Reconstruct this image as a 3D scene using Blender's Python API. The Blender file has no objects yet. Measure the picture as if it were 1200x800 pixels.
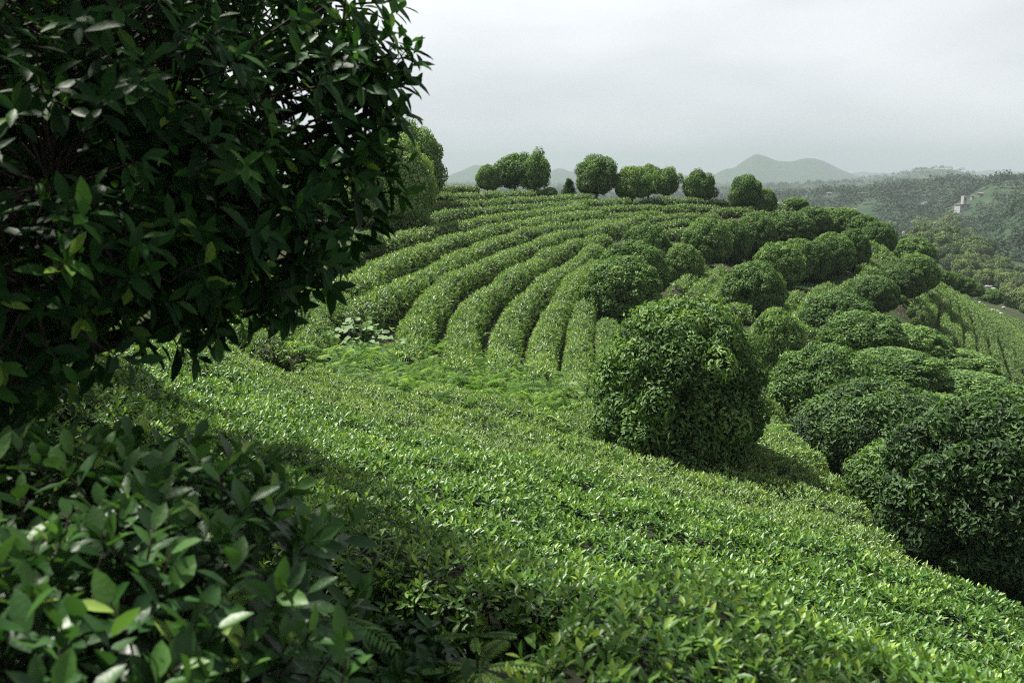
import bpy, math
import numpy as np

R = math.radians
rng = np.random.default_rng(7)
scene = bpy.context.scene
col = scene.collection

# ------------------------------------------------------------------ camera geometry
F = 1166.667                      # focal length in pixels of the 1200x800 photograph (35 mm lens)
HORIZON = 205.0
TH = math.atan((400 - HORIZON) / F)
FWD = np.array([0, math.cos(TH), -math.sin(TH)])
UPV = np.array([0, math.sin(TH), math.cos(TH)])


def ray(px, py):
    px = np.asarray(px, float); py = np.asarray(py, float)
    d = FWD + ((400 - py) / F)[..., None] * UPV
    d = d + np.stack([(px - 600) / F, 0 * px, 0 * px], -1)
    return d / d[..., 1:2]


def at(px, py, Y):
    return ray(np.array(px), np.array(py)) * Y


def project(P):
    P = np.asarray(P, float)
    w = P @ FWD
    return 600 + F * P[..., 0] / w, 400 - F * (P @ UPV) / w


# ------------------------------------------------------------------ terrain
CT = []


def c(px, py, d, off=0.0):
    p = at(px, py, d)
    CT.append((p[0], p[1], p[2] + off))


# canopy of the near tea (ground lies below it)
for a in [(700, 700, 5.6), (900, 700, 6.5), (1100, 770, 6.2), (600, 560, 9.5), (300, 420, 15.5), (150, 440, 11),
          (450, 480, 13.5), (600, 480, 14.5), (750, 560, 11.5), (400, 560, 8), (300, 500, 9.5), (200, 470, 9.3),
          (900, 590, 11.5), (950, 620, 9.9), (920, 500, 18), (1000, 612, 11), (1040, 655, 9.4), (985, 560, 13.2), (1025, 602, 11.3), (950, 522, 15.2)]:
    c(*a, -0.6)
c(560, 792, 3.1); c(700, 470, 17.5, -.3); c(830, 552, 14.3)
# main tea slope
for a in [(600, 430, 22), (500, 430, 20.5), (690, 440, 22), (430, 405, 21), (550, 362, 28), (650, 342, 32),
          (450, 342, 28), (700, 302, 41), (550, 302, 38), (500, 262, 46), (600, 242, 54), (700, 234, 61),
          (850, 242, 62), (800, 292, 45), (900, 247, 61), (640, 272, 46), (380, 335, 26), (430, 300, 35),
          (520, 225, 58), (600, 228, 60), (780, 234, 63)]:
    c(*a, -0.2)
# right flank
for a in [(885, 367, 38), (910, 460, 25), (960, 505, 19.5), (1030, 585, 15), (1000, 322, 47), (1030, 300, 52),
          (1062, 358, 45), (1000, 400, 34), (1093, 338, 60), (1200, 385, 63), (1200, 460, 46), (1100, 405, 44),
          (1150, 440, 40), (940, 242, 60), (1000, 262, 60), (1100, 520, 22), (1060, 450, 28), (1220, 500, 30)]:
    c(*a)
for a in [(829, 312, 46), (855, 307, 49), (886, 302, 50.5), (929, 288, 52), (1030, 298, 54), (914, 340, 44), (955, 333, 46), (976, 324, 47), (1000, 319, 48.5),
          (990, 278, 57), (757, 332, 42), (742, 352, 36), (731, 380, 31), (800, 334, 41), (950, 275, 56), (1072, 318, 56), (1074, 345, 51), (984, 402, 32), (1030, 368, 42)]:
    c(*a)
c(1110, 715, 10.5); c(1230, 700, 11.5); c(1200, 790, 6.6, -.4)
# ravine and the wooded hill behind it
for a in [(1165, 358, 108), (1200, 376, 100), (1130, 350, 112), (1090, 268, 200), (1050, 290, 185), (1200, 338, 165), (1140, 300, 190)]:
    c(*a)
CT += [(0, 0, -1.55), (0, -6, -1.3), (-8, -4, 0.4), (8, -4, -4.5), (-14, 8, 1.2), (-6.5, 8, -.9), (-3.2, 5, -1.75), (-1.2, 2, -1.5),
       (-20, 25, 1.0), (-25, 45, 1.5), (-9.0, 14, -1.6), (-12, 30, -2.0), (0, 82, -4.5), (15, 85, -5.5), (-20, 80, -1), (0, 125, -14),
       (35, 90, -9.5), (-40, 130, -10), (14, 6, -9), (22, 14, -11.5), (26, 28, -12.5), (45, 45, -15), (90, 90, -22),
       (140, 190, -26), (0, 200, -23), (-120, 120, -8), (-60, 10, 4), (60, -10, -18), (50, 140, -14.5)]
CT = np.array(CT)


def tps_k(d2):
    return np.where(d2 > 1e-12, 0.5 * d2 * np.log(np.maximum(d2, 1e-12)), 0)


_S = 30.0
_p = CT[:, :2] / _S
_n = len(_p)
_K = tps_k(((_p[:, None] - _p[None]) ** 2).sum(-1)) + 0.0004 * np.eye(_n)
_P = np.c_[np.ones(_n), _p]
_A = np.block([[_K, _P], [_P.T, np.zeros((3, 3))]])
_w = np.linalg.solve(_A, np.r_[CT[:, 2], 0, 0, 0])


def near_h(X, Y):
    q = np.stack([X, Y], -1).reshape(-1, 2) / _S
    out = np.empty(len(q))
    for i in range(0, len(q), 20000):
        s = q[i:i + 20000]
        out[i:i + 20000] = tps_k(((s[:, None] - _p[None]) ** 2).sum(-1)) @ _w[:_n] + np.c_[np.ones(len(s)), s] @ _w[_n:]
    return out.reshape(np.shape(X))


def vnoise(x, y, seed=0):
    xi = np.floor(x).astype(np.int64); yi = np.floor(y).astype(np.int64)
    fx = x - xi; fy = y - yi
    fx = fx * fx * (3 - 2 * fx); fy = fy * fy * (3 - 2 * fy)

    def h(a, b):
        n = (a * 374761393 + b * 668265263 + seed * 1442695041) & 0x7fffffff
        n = ((n ^ (n >> 13)) * 1274126177) & 0x7fffffff
        return ((n ^ (n >> 16)) & 0xffff) / 65535.0
    return (h(xi, yi) * (1 - fx) + h(xi + 1, yi) * fx) * (1 - fy) + (h(xi, yi + 1) * (1 - fx) + h(xi + 1, yi + 1) * fx) * fy


def fbm(x, y, seed=0, o=4):
    v = 0; a = .5
    for k in range(o):
        v = v + a * (vnoise(x * 2 ** k, y * 2 ** k, seed + k) - .5); a *= .5
    return v


# far ridges: (pixel x of the crest, pixel y of the crest, distance, half width in pixels, half depth in metres, power)
RIDGES = [
    (885, 181, 2100, 38, 260, 1.5), (925, 190, 2150, 30, 220, 2), (955, 186, 2000, 48, 260, 1.6), (1010, 203, 1950, 60, 220, 2),
    (846, 199, 1800, 17, 150, 1.6), (800, 204, 1900, 60, 200, 2),
    (1098, 199, 1350, 62, 220, 2), (1040, 208, 1300, 70, 200, 2), (1180, 209, 1200, 60, 200, 2),
    (985, 215, 1000, 110, 130, 2), (900, 222, 1050, 70, 120, 2), (1060, 217, 820, 60, 100, 2),
    (1040, 233, 560, 80, 80, 2), (950, 235, 650, 70, 90, 2), (1110, 216, 640, 60, 90, 2), (1185, 211, 520, 70, 90, 2), (1260, 200, 480, 80, 110, 2),
    (1215, 232, 330, 45, 70, 2),
    (556, 194, 2300, 32, 200, 1.7), (520, 208, 2300, 30, 200, 2), (655, 198, 2700, 16, 200, 1.6), (690, 203, 2500, 34, 200, 2), (612, 203, 2500, 30, 200, 2), (770, 200, 2700, 26, 220, 2),
    (1010, 202, 2900, 90, 260, 2), (1150, 200, 3000, 60, 240, 2), (1040, 206, 2700, 50, 200, 2), (450, 196, 2400, 50, 200, 2),
]


RIDGES = [(a, b, d * 1.6, w, wd * 1.6, p) if d >= 1800 else (a, b, d * 1.25, w, wd * 1.25, p) if d >= 1000 else (a, b, d, w, wd, p) for a, b, d, w, wd, p in RIDGES]


RIDGES = [q for q in RIDGES if q[2] < 1000]
PROFILES = [
    (3000, 420, [(780, 214), (820, 209), (836, 205), (848, 199), (860, 197), (872, 187.5), (885, 180), (898, 184), (910, 188.5), (925, 190), (940, 187), (952, 186.5), (965, 190), (980, 197), (1000, 205), (1030, 210), (1100, 214)]),
    (1700, 250, [(900, 220), (960, 217), (985, 215), (1010, 210), (1045, 206), (1075, 201), (1098, 198.5), (1115, 200), (1135, 204), (1155, 209), (1185, 214), (1260, 216)]),
    (1250, 160, [(840, 226), (900, 221), (960, 217), (1000, 216.5), (1040, 219), (1090, 222), (1200, 226)]),
    (650, 90, [(860, 238), (930, 231), (985, 226), (1040, 222.5), (1085, 217.5), (1115, 214), (1160, 213.5), (1200, 210), (1300, 204)]),
    (3200, 380, [(400, 214), (470, 212), (510, 210.5), (525, 206), (545, 199), (556, 194.5), (568, 196), (590, 204), (610, 207), (640, 204), (650, 199), (658, 198), (668, 202), (690, 203), (715, 208), (745, 205), (765, 200), (780, 199.5), (800, 205), (830, 212)]),
    (4500, 350, [(640, 206), (680, 199), (700, 197), (730, 203), (900, 207), (980, 206), (1010, 201.5), (1030, 203.5), (1060, 202), (1100, 204), (1130, 203), (1160, 199.5), (1190, 201), (1230, 205), (1300, 207)]),
]


def far_h(X, Y):
    Ys = np.maximum(Y, 1.0)
    px = 600 + F * X / (Ys * math.cos(TH))
    dist = Y
    h = -25 + 5 * fbm(X / 160, Y / 160, 3) * np.clip(dist / 300, 0, 1)
    h = h + 9 * np.clip((dist - 1500) / 1500, 0, 1)
    for (cx, cy, d, wx, wd, pw) in RIDGES:
        top = (HORIZON - cy) / F * d
        g = np.exp(-np.abs((px - cx) / wx) ** pw * .8) * np.exp(-((dist - d) / wd) ** 2)
        hz = -25 + (top + 25) * g
        h = np.logaddexp(h / 1.2, hz / 1.2) * 1.2
    for d, wd, prof in PROFILES:
        pr = np.array(prof)
        top = (HORIZON - np.interp(px, pr[:, 0], pr[:, 1])) / F * d
        top = np.where((px < pr[0, 0]) | (px > pr[-1, 0]), -25, top)
        hz = -25 + (top + 25) * np.exp(-((dist - d) / wd) ** 2)
        h = np.logaddexp(h / 1.2, hz / 1.2) * 1.2
    h = h + np.clip(dist - 250, 0, 900) / 900 * (9 * fbm(X / 90, Y / 120, 11, 4)) + np.clip(dist - 1500, 0, 2000) / 2000 * 5 * fbm(X / 40, Y / 200, 5, 3)
    return h


def terrain(X, Y):
    X = np.asarray(X, float); Y = np.asarray(Y, float)
    dist = np.hypot(X, Y)
    w = np.clip((dist - 195) / 80, 0, 1); w = w * w * (3 - 2 * w)
    hn = np.clip(near_h(X, Y), -45, 12)
    hf = far_h(X, np.maximum(Y, 0) + 1)
    back = np.clip(-Y / 120, 0, 1)
    hf = hf * (1 - back) - 25 * back
    bump = .10 * fbm(X / .9, Y / .9, 21) * np.clip(dist / 3, 0, 1) * (1 - w)
    return hn * (1 - w) + hf * w + bump


def hit(px, py, off=0.0, d0=2.5, d1=260):
    """Where the ray of a pixel meets the ground raised by off."""
    px = np.atleast_1d(np.asarray(px, float)); py = np.atleast_1d(np.asarray(py, float))
    r = ray(px, py)
    ds = np.exp(np.linspace(math.log(d0), math.log(d1), 500))
    P = r[:, None, :] * ds[None, :, None]
    g = P[..., 2] - terrain(P[..., 0], P[..., 1]) - off
    below = g < 0
    i = np.where(below.any(1), below.argmax(1), -1)
    out = np.full((len(px), 3), np.nan)
    for k in range(len(px)):
        if i[k] > 0:
            a, b = g[k, i[k] - 1], g[k, i[k]]
            t = a / (a - b)
            d = ds[i[k] - 1] * (1 - t) + ds[i[k]] * t
            out[k] = r[k] * d
    return out


# ------------------------------------------------------------------ object helpers
def tag(o, label=None, cat=None, group=None, kind=None):
    if label: o['label'] = label
    if cat: o['category'] = cat
    if group: o['group'] = group
    if kind: o['kind'] = kind
    return o


def empty(name, loc, label=None, cat=None, group=None):
    o = bpy.data.objects.new(name, None)
    o.empty_display_size = .2
    o.location = [float(v) for v in loc]
    col.objects.link(o)
    return tag(o, label, cat, group)


def make_mesh(name, verts, faces, tint=None, mats=(), smooth=False, midx=None):
    """faces: list of integer arrays of shape (n, k)."""
    me = bpy.data.meshes.new(name)
    verts = np.asarray(verts, np.float32)
    faces = [np.asarray(f, np.int32) for f in faces if len(f)]
    me.vertices.add(len(verts)); me.vertices.foreach_set('co', verts.ravel())
    nl = sum(f.size for f in faces); nf = sum(len(f) for f in faces)
    me.loops.add(nl); me.polygons.add(nf)
    me.loops.foreach_set('vertex_index', np.concatenate([f.ravel() for f in faces]))
    starts = np.concatenate([np.full(len(f), f.shape[1], np.int32) for f in faces])
    ls = np.zeros(nf, np.int32); ls[1:] = np.cumsum(starts)[:-1]
    me.polygons.foreach_set('loop_start', ls)
    if midx is not None:
        me.polygons.foreach_set('material_index', np.asarray(midx, np.int32))
    me.polygons.foreach_set('use_smooth', np.full(nf, bool(smooth)))
    if tint is not None:
        at_ = me.attributes.new('tint', 'FLOAT', 'POINT')
        at_.data.foreach_set('value', np.asarray(tint, np.float32))
    for m in mats: me.materials.append(m)
    me.update(calc_edges=True)
    return me


def add(name, me, parent=None, loc=(0, 0, 0)):
    o = bpy.data.objects.new(name, me)
    o.location = loc
    col.objects.link(o)
    if parent is not None: o.parent = parent
    return o


def norm(v):
    return v / np.maximum(np.linalg.norm(v, axis=-1, keepdims=True), 1e-9)


class Geo:
    def __init__(self): self.v = []; self.f = {}; self.t = []; self.n = 0

    def put(self, v, faces, t=None):
        v = np.asarray(v, float)
        for f in faces:
            f = np.asarray(f)
            self.f.setdefault(f.shape[1], []).append(f + self.n)
        self.v.append(v); self.t.append(np.zeros(len(v)) if t is None else np.broadcast_to(t, (len(v),)))
        self.n += len(v)
        return self

    def mesh(self, name, mats, smooth=False):
        return make_mesh(name, np.concatenate(self.v), [np.concatenate(a) for a in self.f.values()], np.concatenate(self.t), mats, smooth)


# leaf templates: u along the leaf (0..1), v across (-1..1, times half width), w up (fraction of length)
T_RHOMB = (np.array([[0, 0, 0], [.45, 1, .07], [1, 0, -.06], [.45, -1, .07]], float),
           [np.array([[0, 1, 2], [0, 2, 3]])])
_u = [0, .22, .5, .78, 1.0]
_m = [[u, 0, -.10 * u * u] for u in _u]
_wv = [.62, 1.0, .66]
_l = [[u, w, .06 * w - .10 * u * u + .01] for u, w in zip(_u[1:4], _wv)]
_r = [[u, -w, .06 * w - .10 * u * u + .01] for u, w in zip(_u[1:4], _wv)]
T_LEAF = (np.array(_m + _l + _r, float),
          [np.array([[0, 1, 5], [3, 4, 7], [0, 8, 1], [3, 10, 4]]),
           np.array([[1, 2, 6, 5], [2, 3, 7, 6], [1, 8, 9, 2], [2, 9, 10, 3]])])


def leaves(geo, P, axis, nrm, L, W, tint, tpl=T_RHOMB):
    """Put one leaf per point; axis = direction of the midrib, nrm = rough upper side."""
    n = len(P)
    if n == 0: return geo
    a = norm(axis)
    b = norm(np.cross(nrm, a))
    cc = np.cross(a, b)
    tv, tf = tpl
    k = len(tv)
    L = np.broadcast_to(np.asarray(L, float), (n,)); W = np.broadcast_to(np.asarray(W, float), (n,))
    V = (P[:, None, :] + (a * L[:, None])[:, None, :] * tv[None, :, 0:1]
         + (b * (W * .5)[:, None])[:, None, :] * tv[None, :, 1:2]
         + (cc * L[:, None])[:, None, :] * tv[None, :, 2:3])
    off = (np.arange(n) * k)[:, None, None]
    faces = [(f[None] + off).reshape(-1, f.shape[1]) for f in tf]
    t = np.repeat(np.broadcast_to(np.asarray(tint, float), (n,)), k)
    return geo.put(V.reshape(-1, 3), faces, t)


def rdir(n, r=None):
    return norm((r or rng).normal(size=(n, 3)))


def tube(geo, pts, r0, r1, sides=5, t=0.3):
    pts = np.asarray(pts, float); n = len(pts)
    rad = np.linspace(r0, r1, n) if np.ndim(r0) == 0 else np.asarray(r0)
    tang = norm(np.gradient(pts, axis=0))
    ref = np.where(np.abs(tang[:, 2:3]) < .9, np.array([[0, 0, 1.]]), np.array([[1., 0, 0]]))
    b = norm(np.cross(tang, ref)); cc = np.cross(tang, b)
    an = np.arange(sides) / sides * 2 * math.pi
    V = pts[:, None] + rad[:, None, None] * (b[:, None] * np.cos(an)[None, :, None] + cc[:, None] * np.sin(an)[None, :, None])
    i = np.arange(n - 1)[:, None] * sides; j = np.arange(sides)[None]
    q = np.stack([i + j, i + (j + 1) % sides, i + sides + (j + 1) % sides, i + sides + j], -1).reshape(-1, 4)
    geo.put(V.reshape(-1, 3), [q, (np.arange(sides) + (n - 1) * sides)[None]], t)
    return geo


def box(geo, lo, hi, t=0.3):
    x0, y0, z0 = lo; x1, y1, z1 = hi
    V = [(x0, y0, z0), (x1, y0, z0), (x1, y1, z0), (x0, y1, z0), (x0, y0, z1), (x1, y0, z1), (x1, y1, z1), (x0, y1, z1)]
    return geo.put(V, [np.array([[0, 3, 2, 1], [4, 5, 6, 7], [0, 1, 5, 4], [1, 2, 6, 5], [2, 3, 7, 6], [3, 0, 4, 7]])], t)


# ------------------------------------------------------------------ materials
def newmat(name):
    m = bpy.data.materials.new(name); m.use_nodes = True
    nt = m.node_tree
    for n in list(nt.nodes): nt.nodes.remove(n)
    out = nt.nodes.new('ShaderNodeOutputMaterial')
    return m, nt, out


def ramp(nt, stops):
    r = nt.nodes.new('ShaderNodeValToRGB')
    e = r.color_ramp.elements
    while len(e) < len(stops): e.new(.5)
    for k, (p, cc) in enumerate(stops):
        e[k].position = p; e[k].color = (*cc, 1)
    return r


def leaf_mat(name, stops, rough=.45, trans=.22, spec=.5, objvar=.25, vein=False):
    m, nt, out = newmat(name)
    L = nt.links.new
    a = nt.nodes.new('ShaderNodeAttribute'); a.attribute_name = 'tint'
    oi = nt.nodes.new('ShaderNodeObjectInfo')
    sub = nt.nodes.new('ShaderNodeMath'); sub.operation = 'MULTIPLY_ADD'
    sub.inputs[1].default_value = objvar; sub.inputs[2].default_value = -objvar / 2
    L(oi.outputs['Random'], sub.inputs[0])
    ad = nt.nodes.new('ShaderNodeMath'); ad.operation = 'ADD'; ad.use_clamp = True
    L(a.outputs['Fac'], ad.inputs[0]); L(sub.outputs[0], ad.inputs[1])
    r = ramp(nt, stops); L(ad.outputs[0], r.inputs[0])
    p = nt.nodes.new('ShaderNodeBsdfPrincipled')
    p.inputs['Roughness'].default_value = rough
    p.inputs['Specular IOR Level'].default_value = spec
    colr = r.outputs[0]
    geo = nt.nodes.new('ShaderNodeNewGeometry')
    under = nt.nodes.new('ShaderNodeMixRGB'); under.blend_type = 'MIX'
    hs = nt.nodes.new('ShaderNodeHueSaturation'); hs.inputs['Saturation'].default_value = .8; hs.inputs['Value'].default_value = 1.1
    L(colr, hs.inputs['Color']); L(geo.outputs['Backfacing'], under.inputs[0]); L(colr, under.inputs[1]); L(hs.outputs[0], under.inputs[2])
    L(under.outputs[0], p.inputs['Base Color'])
    tr = nt.nodes.new('ShaderNodeBsdfTranslucent')
    h2 = nt.nodes.new('ShaderNodeHueSaturation'); h2.inputs['Hue'].default_value = .485; h2.inputs['Saturation'].default_value = 1.1; h2.inputs['Value'].default_value = 1.5
    L(colr, h2.inputs['Color']); L(h2.outputs[0], tr.inputs['Color'])
    mx = nt.nodes.new('ShaderNodeMixShader'); mx.inputs[0].default_value = trans
    L(p.outputs[0], mx.inputs[1]); L(tr.outputs[0], mx.inputs[2])
    if vein:
        tc = nt.nodes.new('ShaderNodeTexCoord')
        nz = nt.nodes.new('ShaderNodeTexNoise'); nz.inputs['Scale'].default_value = 90; nz.inputs['Detail'].default_value = 2
        L(tc.outputs['Object'], nz.inputs['Vector'])
        bp = nt.nodes.new('ShaderNodeBump'); bp.inputs['Strength'].default_value = .25; bp.inputs['Distance'].default_value = .004
        L(nz.outputs[0], bp.inputs['Height']); L(bp.outputs[0], p.inputs['Normal'])
    L(mx.outputs[0], out.inputs['Surface'])
    return m


def noise_mat(name, stops, scale=3, rough=.9, detail=6, bump=0.0, coords='Object'):
    m, nt, out = newmat(name)
    L = nt.links.new
    tc = nt.nodes.new('ShaderNodeTexCoord')
    nz = nt.nodes.new('ShaderNodeTexNoise'); nz.inputs['Scale'].default_value = scale; nz.inputs['Detail'].default_value = detail
    L(tc.outputs[coords], nz.inputs['Vector'])
    r = ramp(nt, stops); L(nz.outputs[0], r.inputs[0])
    p = nt.nodes.new('ShaderNodeBsdfPrincipled'); p.inputs['Roughness'].default_value = rough
    p.inputs['Specular IOR Level'].default_value = .2
    L(r.outputs[0], p.inputs['Base Color'])
    if bump:
        b = nt.nodes.new('ShaderNodeBump'); b.inputs['Strength'].default_value = bump
        L(nz.outputs[0], b.inputs['Height']); L(b.outputs[0], p.inputs['Normal'])
    L(p.outputs[0], out.inputs['Surface'])
    return m


M_TEA = leaf_mat('tea_leaf', [(0, (0.0175, 0.0488, 0.0089)), (.45, (0.0581, 0.1336, 0.0196)), (.8, (0.1277, 0.2313, 0.0375)), (1, (0.2225, 0.3182, 0.0536))], rough=.45, trans=.28, spec=.38, objvar=.12)
M_TEAN = leaf_mat('tea_leaf_close', [(0, (0.0122, 0.0404, 0.0089)), (.45, (0.0428, 0.1124, 0.0179)), (.8, (0.1061, 0.2122, 0.0357)), (1, (0.2142, 0.3182, 0.0553))], rough=.42, trans=.28, spec=.35, objvar=.1, vein=True)
M_OSM = leaf_mat('round_tree_leaf', [(0, (0.0093, 0.0318, 0.0055)), (.45, (0.0414, 0.1078, 0.0129)), (.8, (0.0983, 0.2020, 0.0230)), (1, (0.1552, 0.2570, 0.0321))], rough=.55, trans=.26, spec=.2, objvar=.26)
M_WOOD = leaf_mat('hill_tree_leaf', [(0, (0.0131, 0.0371, 0.0086)), (.4, (0.0351, 0.0799, 0.0140)), (.75, (0.0909, 0.1515, 0.0216)), (1, (0.1540, 0.1928, 0.0302))], rough=.55, trans=.18, spec=.2, objvar=.5)
M_BIG = leaf_mat('glossy_leaf', [(0, (0.0070, 0.0277, 0.0075)), (.5, (0.0174, 0.0599, 0.0121)), (.85, (0.0436, 0.1211, 0.0187)), (1, (0.1307, 0.2307, 0.0375))], rough=.5, trans=.28, spec=.11, objvar=0, vein=True)
M_BUSH = leaf_mat('close_tea_leaf', [(0, (0.0086, 0.0306, 0.0090)), (.5, (0.0241, 0.0734, 0.0160)), (.85, (0.0619, 0.1479, 0.0270)), (1, (0.1892, 0.2856, 0.0600))], rough=.42, trans=.25, spec=.24, objvar=0, vein=True)
M_FERN = leaf_mat('fern_frond', [(0, (0.0359, 0.0998, 0.0220)), (.5, (0.1179, 0.2287, 0.0467)), (1, (0.2254, 0.3284, 0.0756))], rough=.55, trans=.42, spec=.25, objvar=.25)
M_WEED = leaf_mat('weed_leaf', [(0, (.06, .12, .04)), (1, (.12, .2, .07))], rough=.6, trans=.25, spec=.2, objvar=.2)
M_FAR = leaf_mat('far_tree_leaf', [(0, (.010, .027, .012)), (.5, (.020, .044, .018)), (1, (.046, .070, .026))], rough=.8, trans=.1, spec=.1, objvar=0)
M_BARK = noise_mat('bark', [(0.3, (.020, .013, .013)), (.7, (.055, .040, .035))], 30, bump=.5)
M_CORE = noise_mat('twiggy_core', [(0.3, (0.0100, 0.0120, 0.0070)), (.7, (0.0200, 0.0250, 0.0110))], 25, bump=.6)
M_WHITE = noise_mat('white_render', [(0.2, (.24, .25, .25)), (.8, (.34, .34, .34))], 2, .8)
M_GREY = noise_mat('grey_wall', [(0.2, (.10, .11, .11)), (.8, (.15, .16, .16))], 1.5, .8)
M_ROOF = noise_mat('roof_sheet', [(0.3, (.10, .09, .085)), (.7, (.2, .18, .17))], 3, .7)
M_SHEET = noise_mat('greenhouse_sheet', [(0.3, (.07, .085, .085)), (.7, (.11, .125, .125))], 2, .4)
M_PANE = noise_mat('dark_window', [(0, (.03, .035, .04)), (1, (.05, .055, .06))], 2, .15)
M_ROCK = noise_mat('pale_rock', [(0.3, (.14, .13, .125)), (.65, (.34, .335, .32))], 1.1, .85, bump=.6)
M_CLOTH = noise_mat('white_cloth', [(0.3, (.40, .41, .42)), (.7, (.5, .5, .5))], 6, .9)
M_SKIN = noise_mat('skin', [(0, (.42, .26, .19)), (1, (.5, .32, .24))], 8, .6)
M_HAIR = noise_mat('dark_hair', [(0, (.02, .016, .015)), (1, (.04, .03, .03))], 8, .6)
M_PATH = noise_mat('pale_path', [(0.3, (.30, .30, .28)), (.7, (.42, .42, .40))], .2, .9)


def ground_mat():
    m, nt, out = newmat('hillside_ground')
    L = nt.links.new
    tc = nt.nodes.new('ShaderNodeTexCoord')

    def nz(scale, detail=5):
        n = nt.nodes.new('ShaderNodeTexNoise'); n.inputs['Scale'].default_value = scale; n.inputs['Detail'].default_value = detail
        L(tc.outputs['Object'], n.inputs['Vector']); return n.outputs[0]
    soil = ramp(nt, [(.3, (.017, .012, .010)), (.6, (.034, .023, .016)), (.8, (.052, .034, .022))]); L(nz(2.5, 8), soil.inputs[0])
    weed = ramp(nt, [(.3, (.014, .030, .010)), (.7, (.040, .072, .020))]); L(nz(6, 8), weed.inputs[0])
    mk = ramp(nt, [(.38, (0, 0, 0)), (.58, (1, 1, 1))]); L(nz(.55, 6), mk.inputs[0])
    mx = nt.nodes.new('ShaderNodeMixRGB'); L(mk.outputs[0], mx.inputs[0]); L(soil.outputs[0], mx.inputs[1]); L(weed.outputs[0], mx.inputs[2])
    # beyond the plantation the slopes carry woods and scrub
    far = ramp(nt, [(.30, (.012, .028, .013)), (.5, (.018, .036, .016)), (.62, (.026, .046, .020)), (.74, (.046, .056, .030))]); L(nz(.045, 9), far.inputs[0])
    ln = nt.nodes.new('ShaderNodeVectorMath'); ln.operation = 'LENGTH'; L(tc.outputs['Object'], ln.inputs[0])
    mr = nt.nodes.new('ShaderNodeMapRange'); mr.inputs['From Min'].default_value = 110; mr.inputs['From Max'].default_value = 240; L(ln.outputs['Value'], mr.inputs['Value'])
    m2 = nt.nodes.new('ShaderNodeMixRGB'); L(mr.outputs[0], m2.inputs[0]); L(mx.outputs[0], m2.inputs[1]); L(far.outputs[0], m2.inputs[2])
    p = nt.nodes.new('ShaderNodeBsdfPrincipled'); p.inputs['Roughness'].default_value = .95; p.inputs['Specular IOR Level'].default_value = .15
    L(m2.outputs[0], p.inputs['Base Color'])
    b = nt.nodes.new('ShaderNodeBump'); b.inputs['Strength'].default_value = .6; b.inputs['Distance'].default_value = .1
    L(nz(9, 8), b.inputs['Height']); L(b.outputs[0], p.inputs['Normal'])
    L(p.outputs[0], out.inputs['Surface'])
    return m


# ------------------------------------------------------------------ ground: one sheet to the horizon
def build_ground():
    an = np.r_[np.linspace(-180, -50, 40)[:-1], np.linspace(-50, -31, 40)[:-1], np.linspace(-31, 31, 330)[:-1], np.linspace(31, 50, 40)[:-1], np.linspace(50, 180, 40)[:-1]]
    an = np.radians(an)
    rr = np.r_[np.exp(np.linspace(math.log(.5), math.log(250), 200))[:-1], np.exp(np.linspace(math.log(250), math.log(5200), 170))]
    A, Rr = np.meshgrid(an, rr)
    X = Rr * np.sin(A); Y = Rr * np.cos(A)
    Z = terrain(X, Y)
    V = np.c_[X.ravel(), Y.ravel(), Z.ravel()]
    n, mth = len(rr), len(an)
    i = np.arange(n - 1)[:, None] * mth; j = np.arange(mth)[None]
    q = np.stack([i + j, i + mth + j, i + mth + (j + 1) % mth, i + (j + 1) % mth], -1).reshape(-1, 4)
    V = np.r_[V, [[0, 0, float(terrain(0, 0))]]]
    k = len(V) - 1
    tri = np.stack([np.full(mth, k), np.arange(mth), (np.arange(mth) + 1) % mth], -1)
    me = make_mesh('ground', V, [q, tri], None, [ground_mat()], smooth=True)
    o = add('ground', me)
    tag(o, 'bare reddish soil and weeds of the tea hillside running out to wooded hills', 'ground', kind='structure')
    return float(Z.min())


ZMIN = build_ground()


# ------------------------------------------------------------------ tea hedges
def smooth_path(P, step):
    P = np.asarray(P, float)
    Q = [P[0]]
    ext = np.r_[[2 * P[0] - P[1]], P, [2 * P[-1] - P[-2]]]
    for i in range(len(P) - 1):
        p0, p1, p2, p3 = ext[i:i + 4]
        n = max(2, int(np.linalg.norm(p2 - p1) / step))
        for t in np.linspace(0, 1, n + 1)[1:]:
            Q.append(.5 * (2 * p1 + (p2 - p0) * t + (2 * p0 - 5 * p1 + 4 * p2 - p3) * t * t + (3 * p1 - p0 - 3 * p2 + p3) * t ** 3))
    return np.array(Q)


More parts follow.
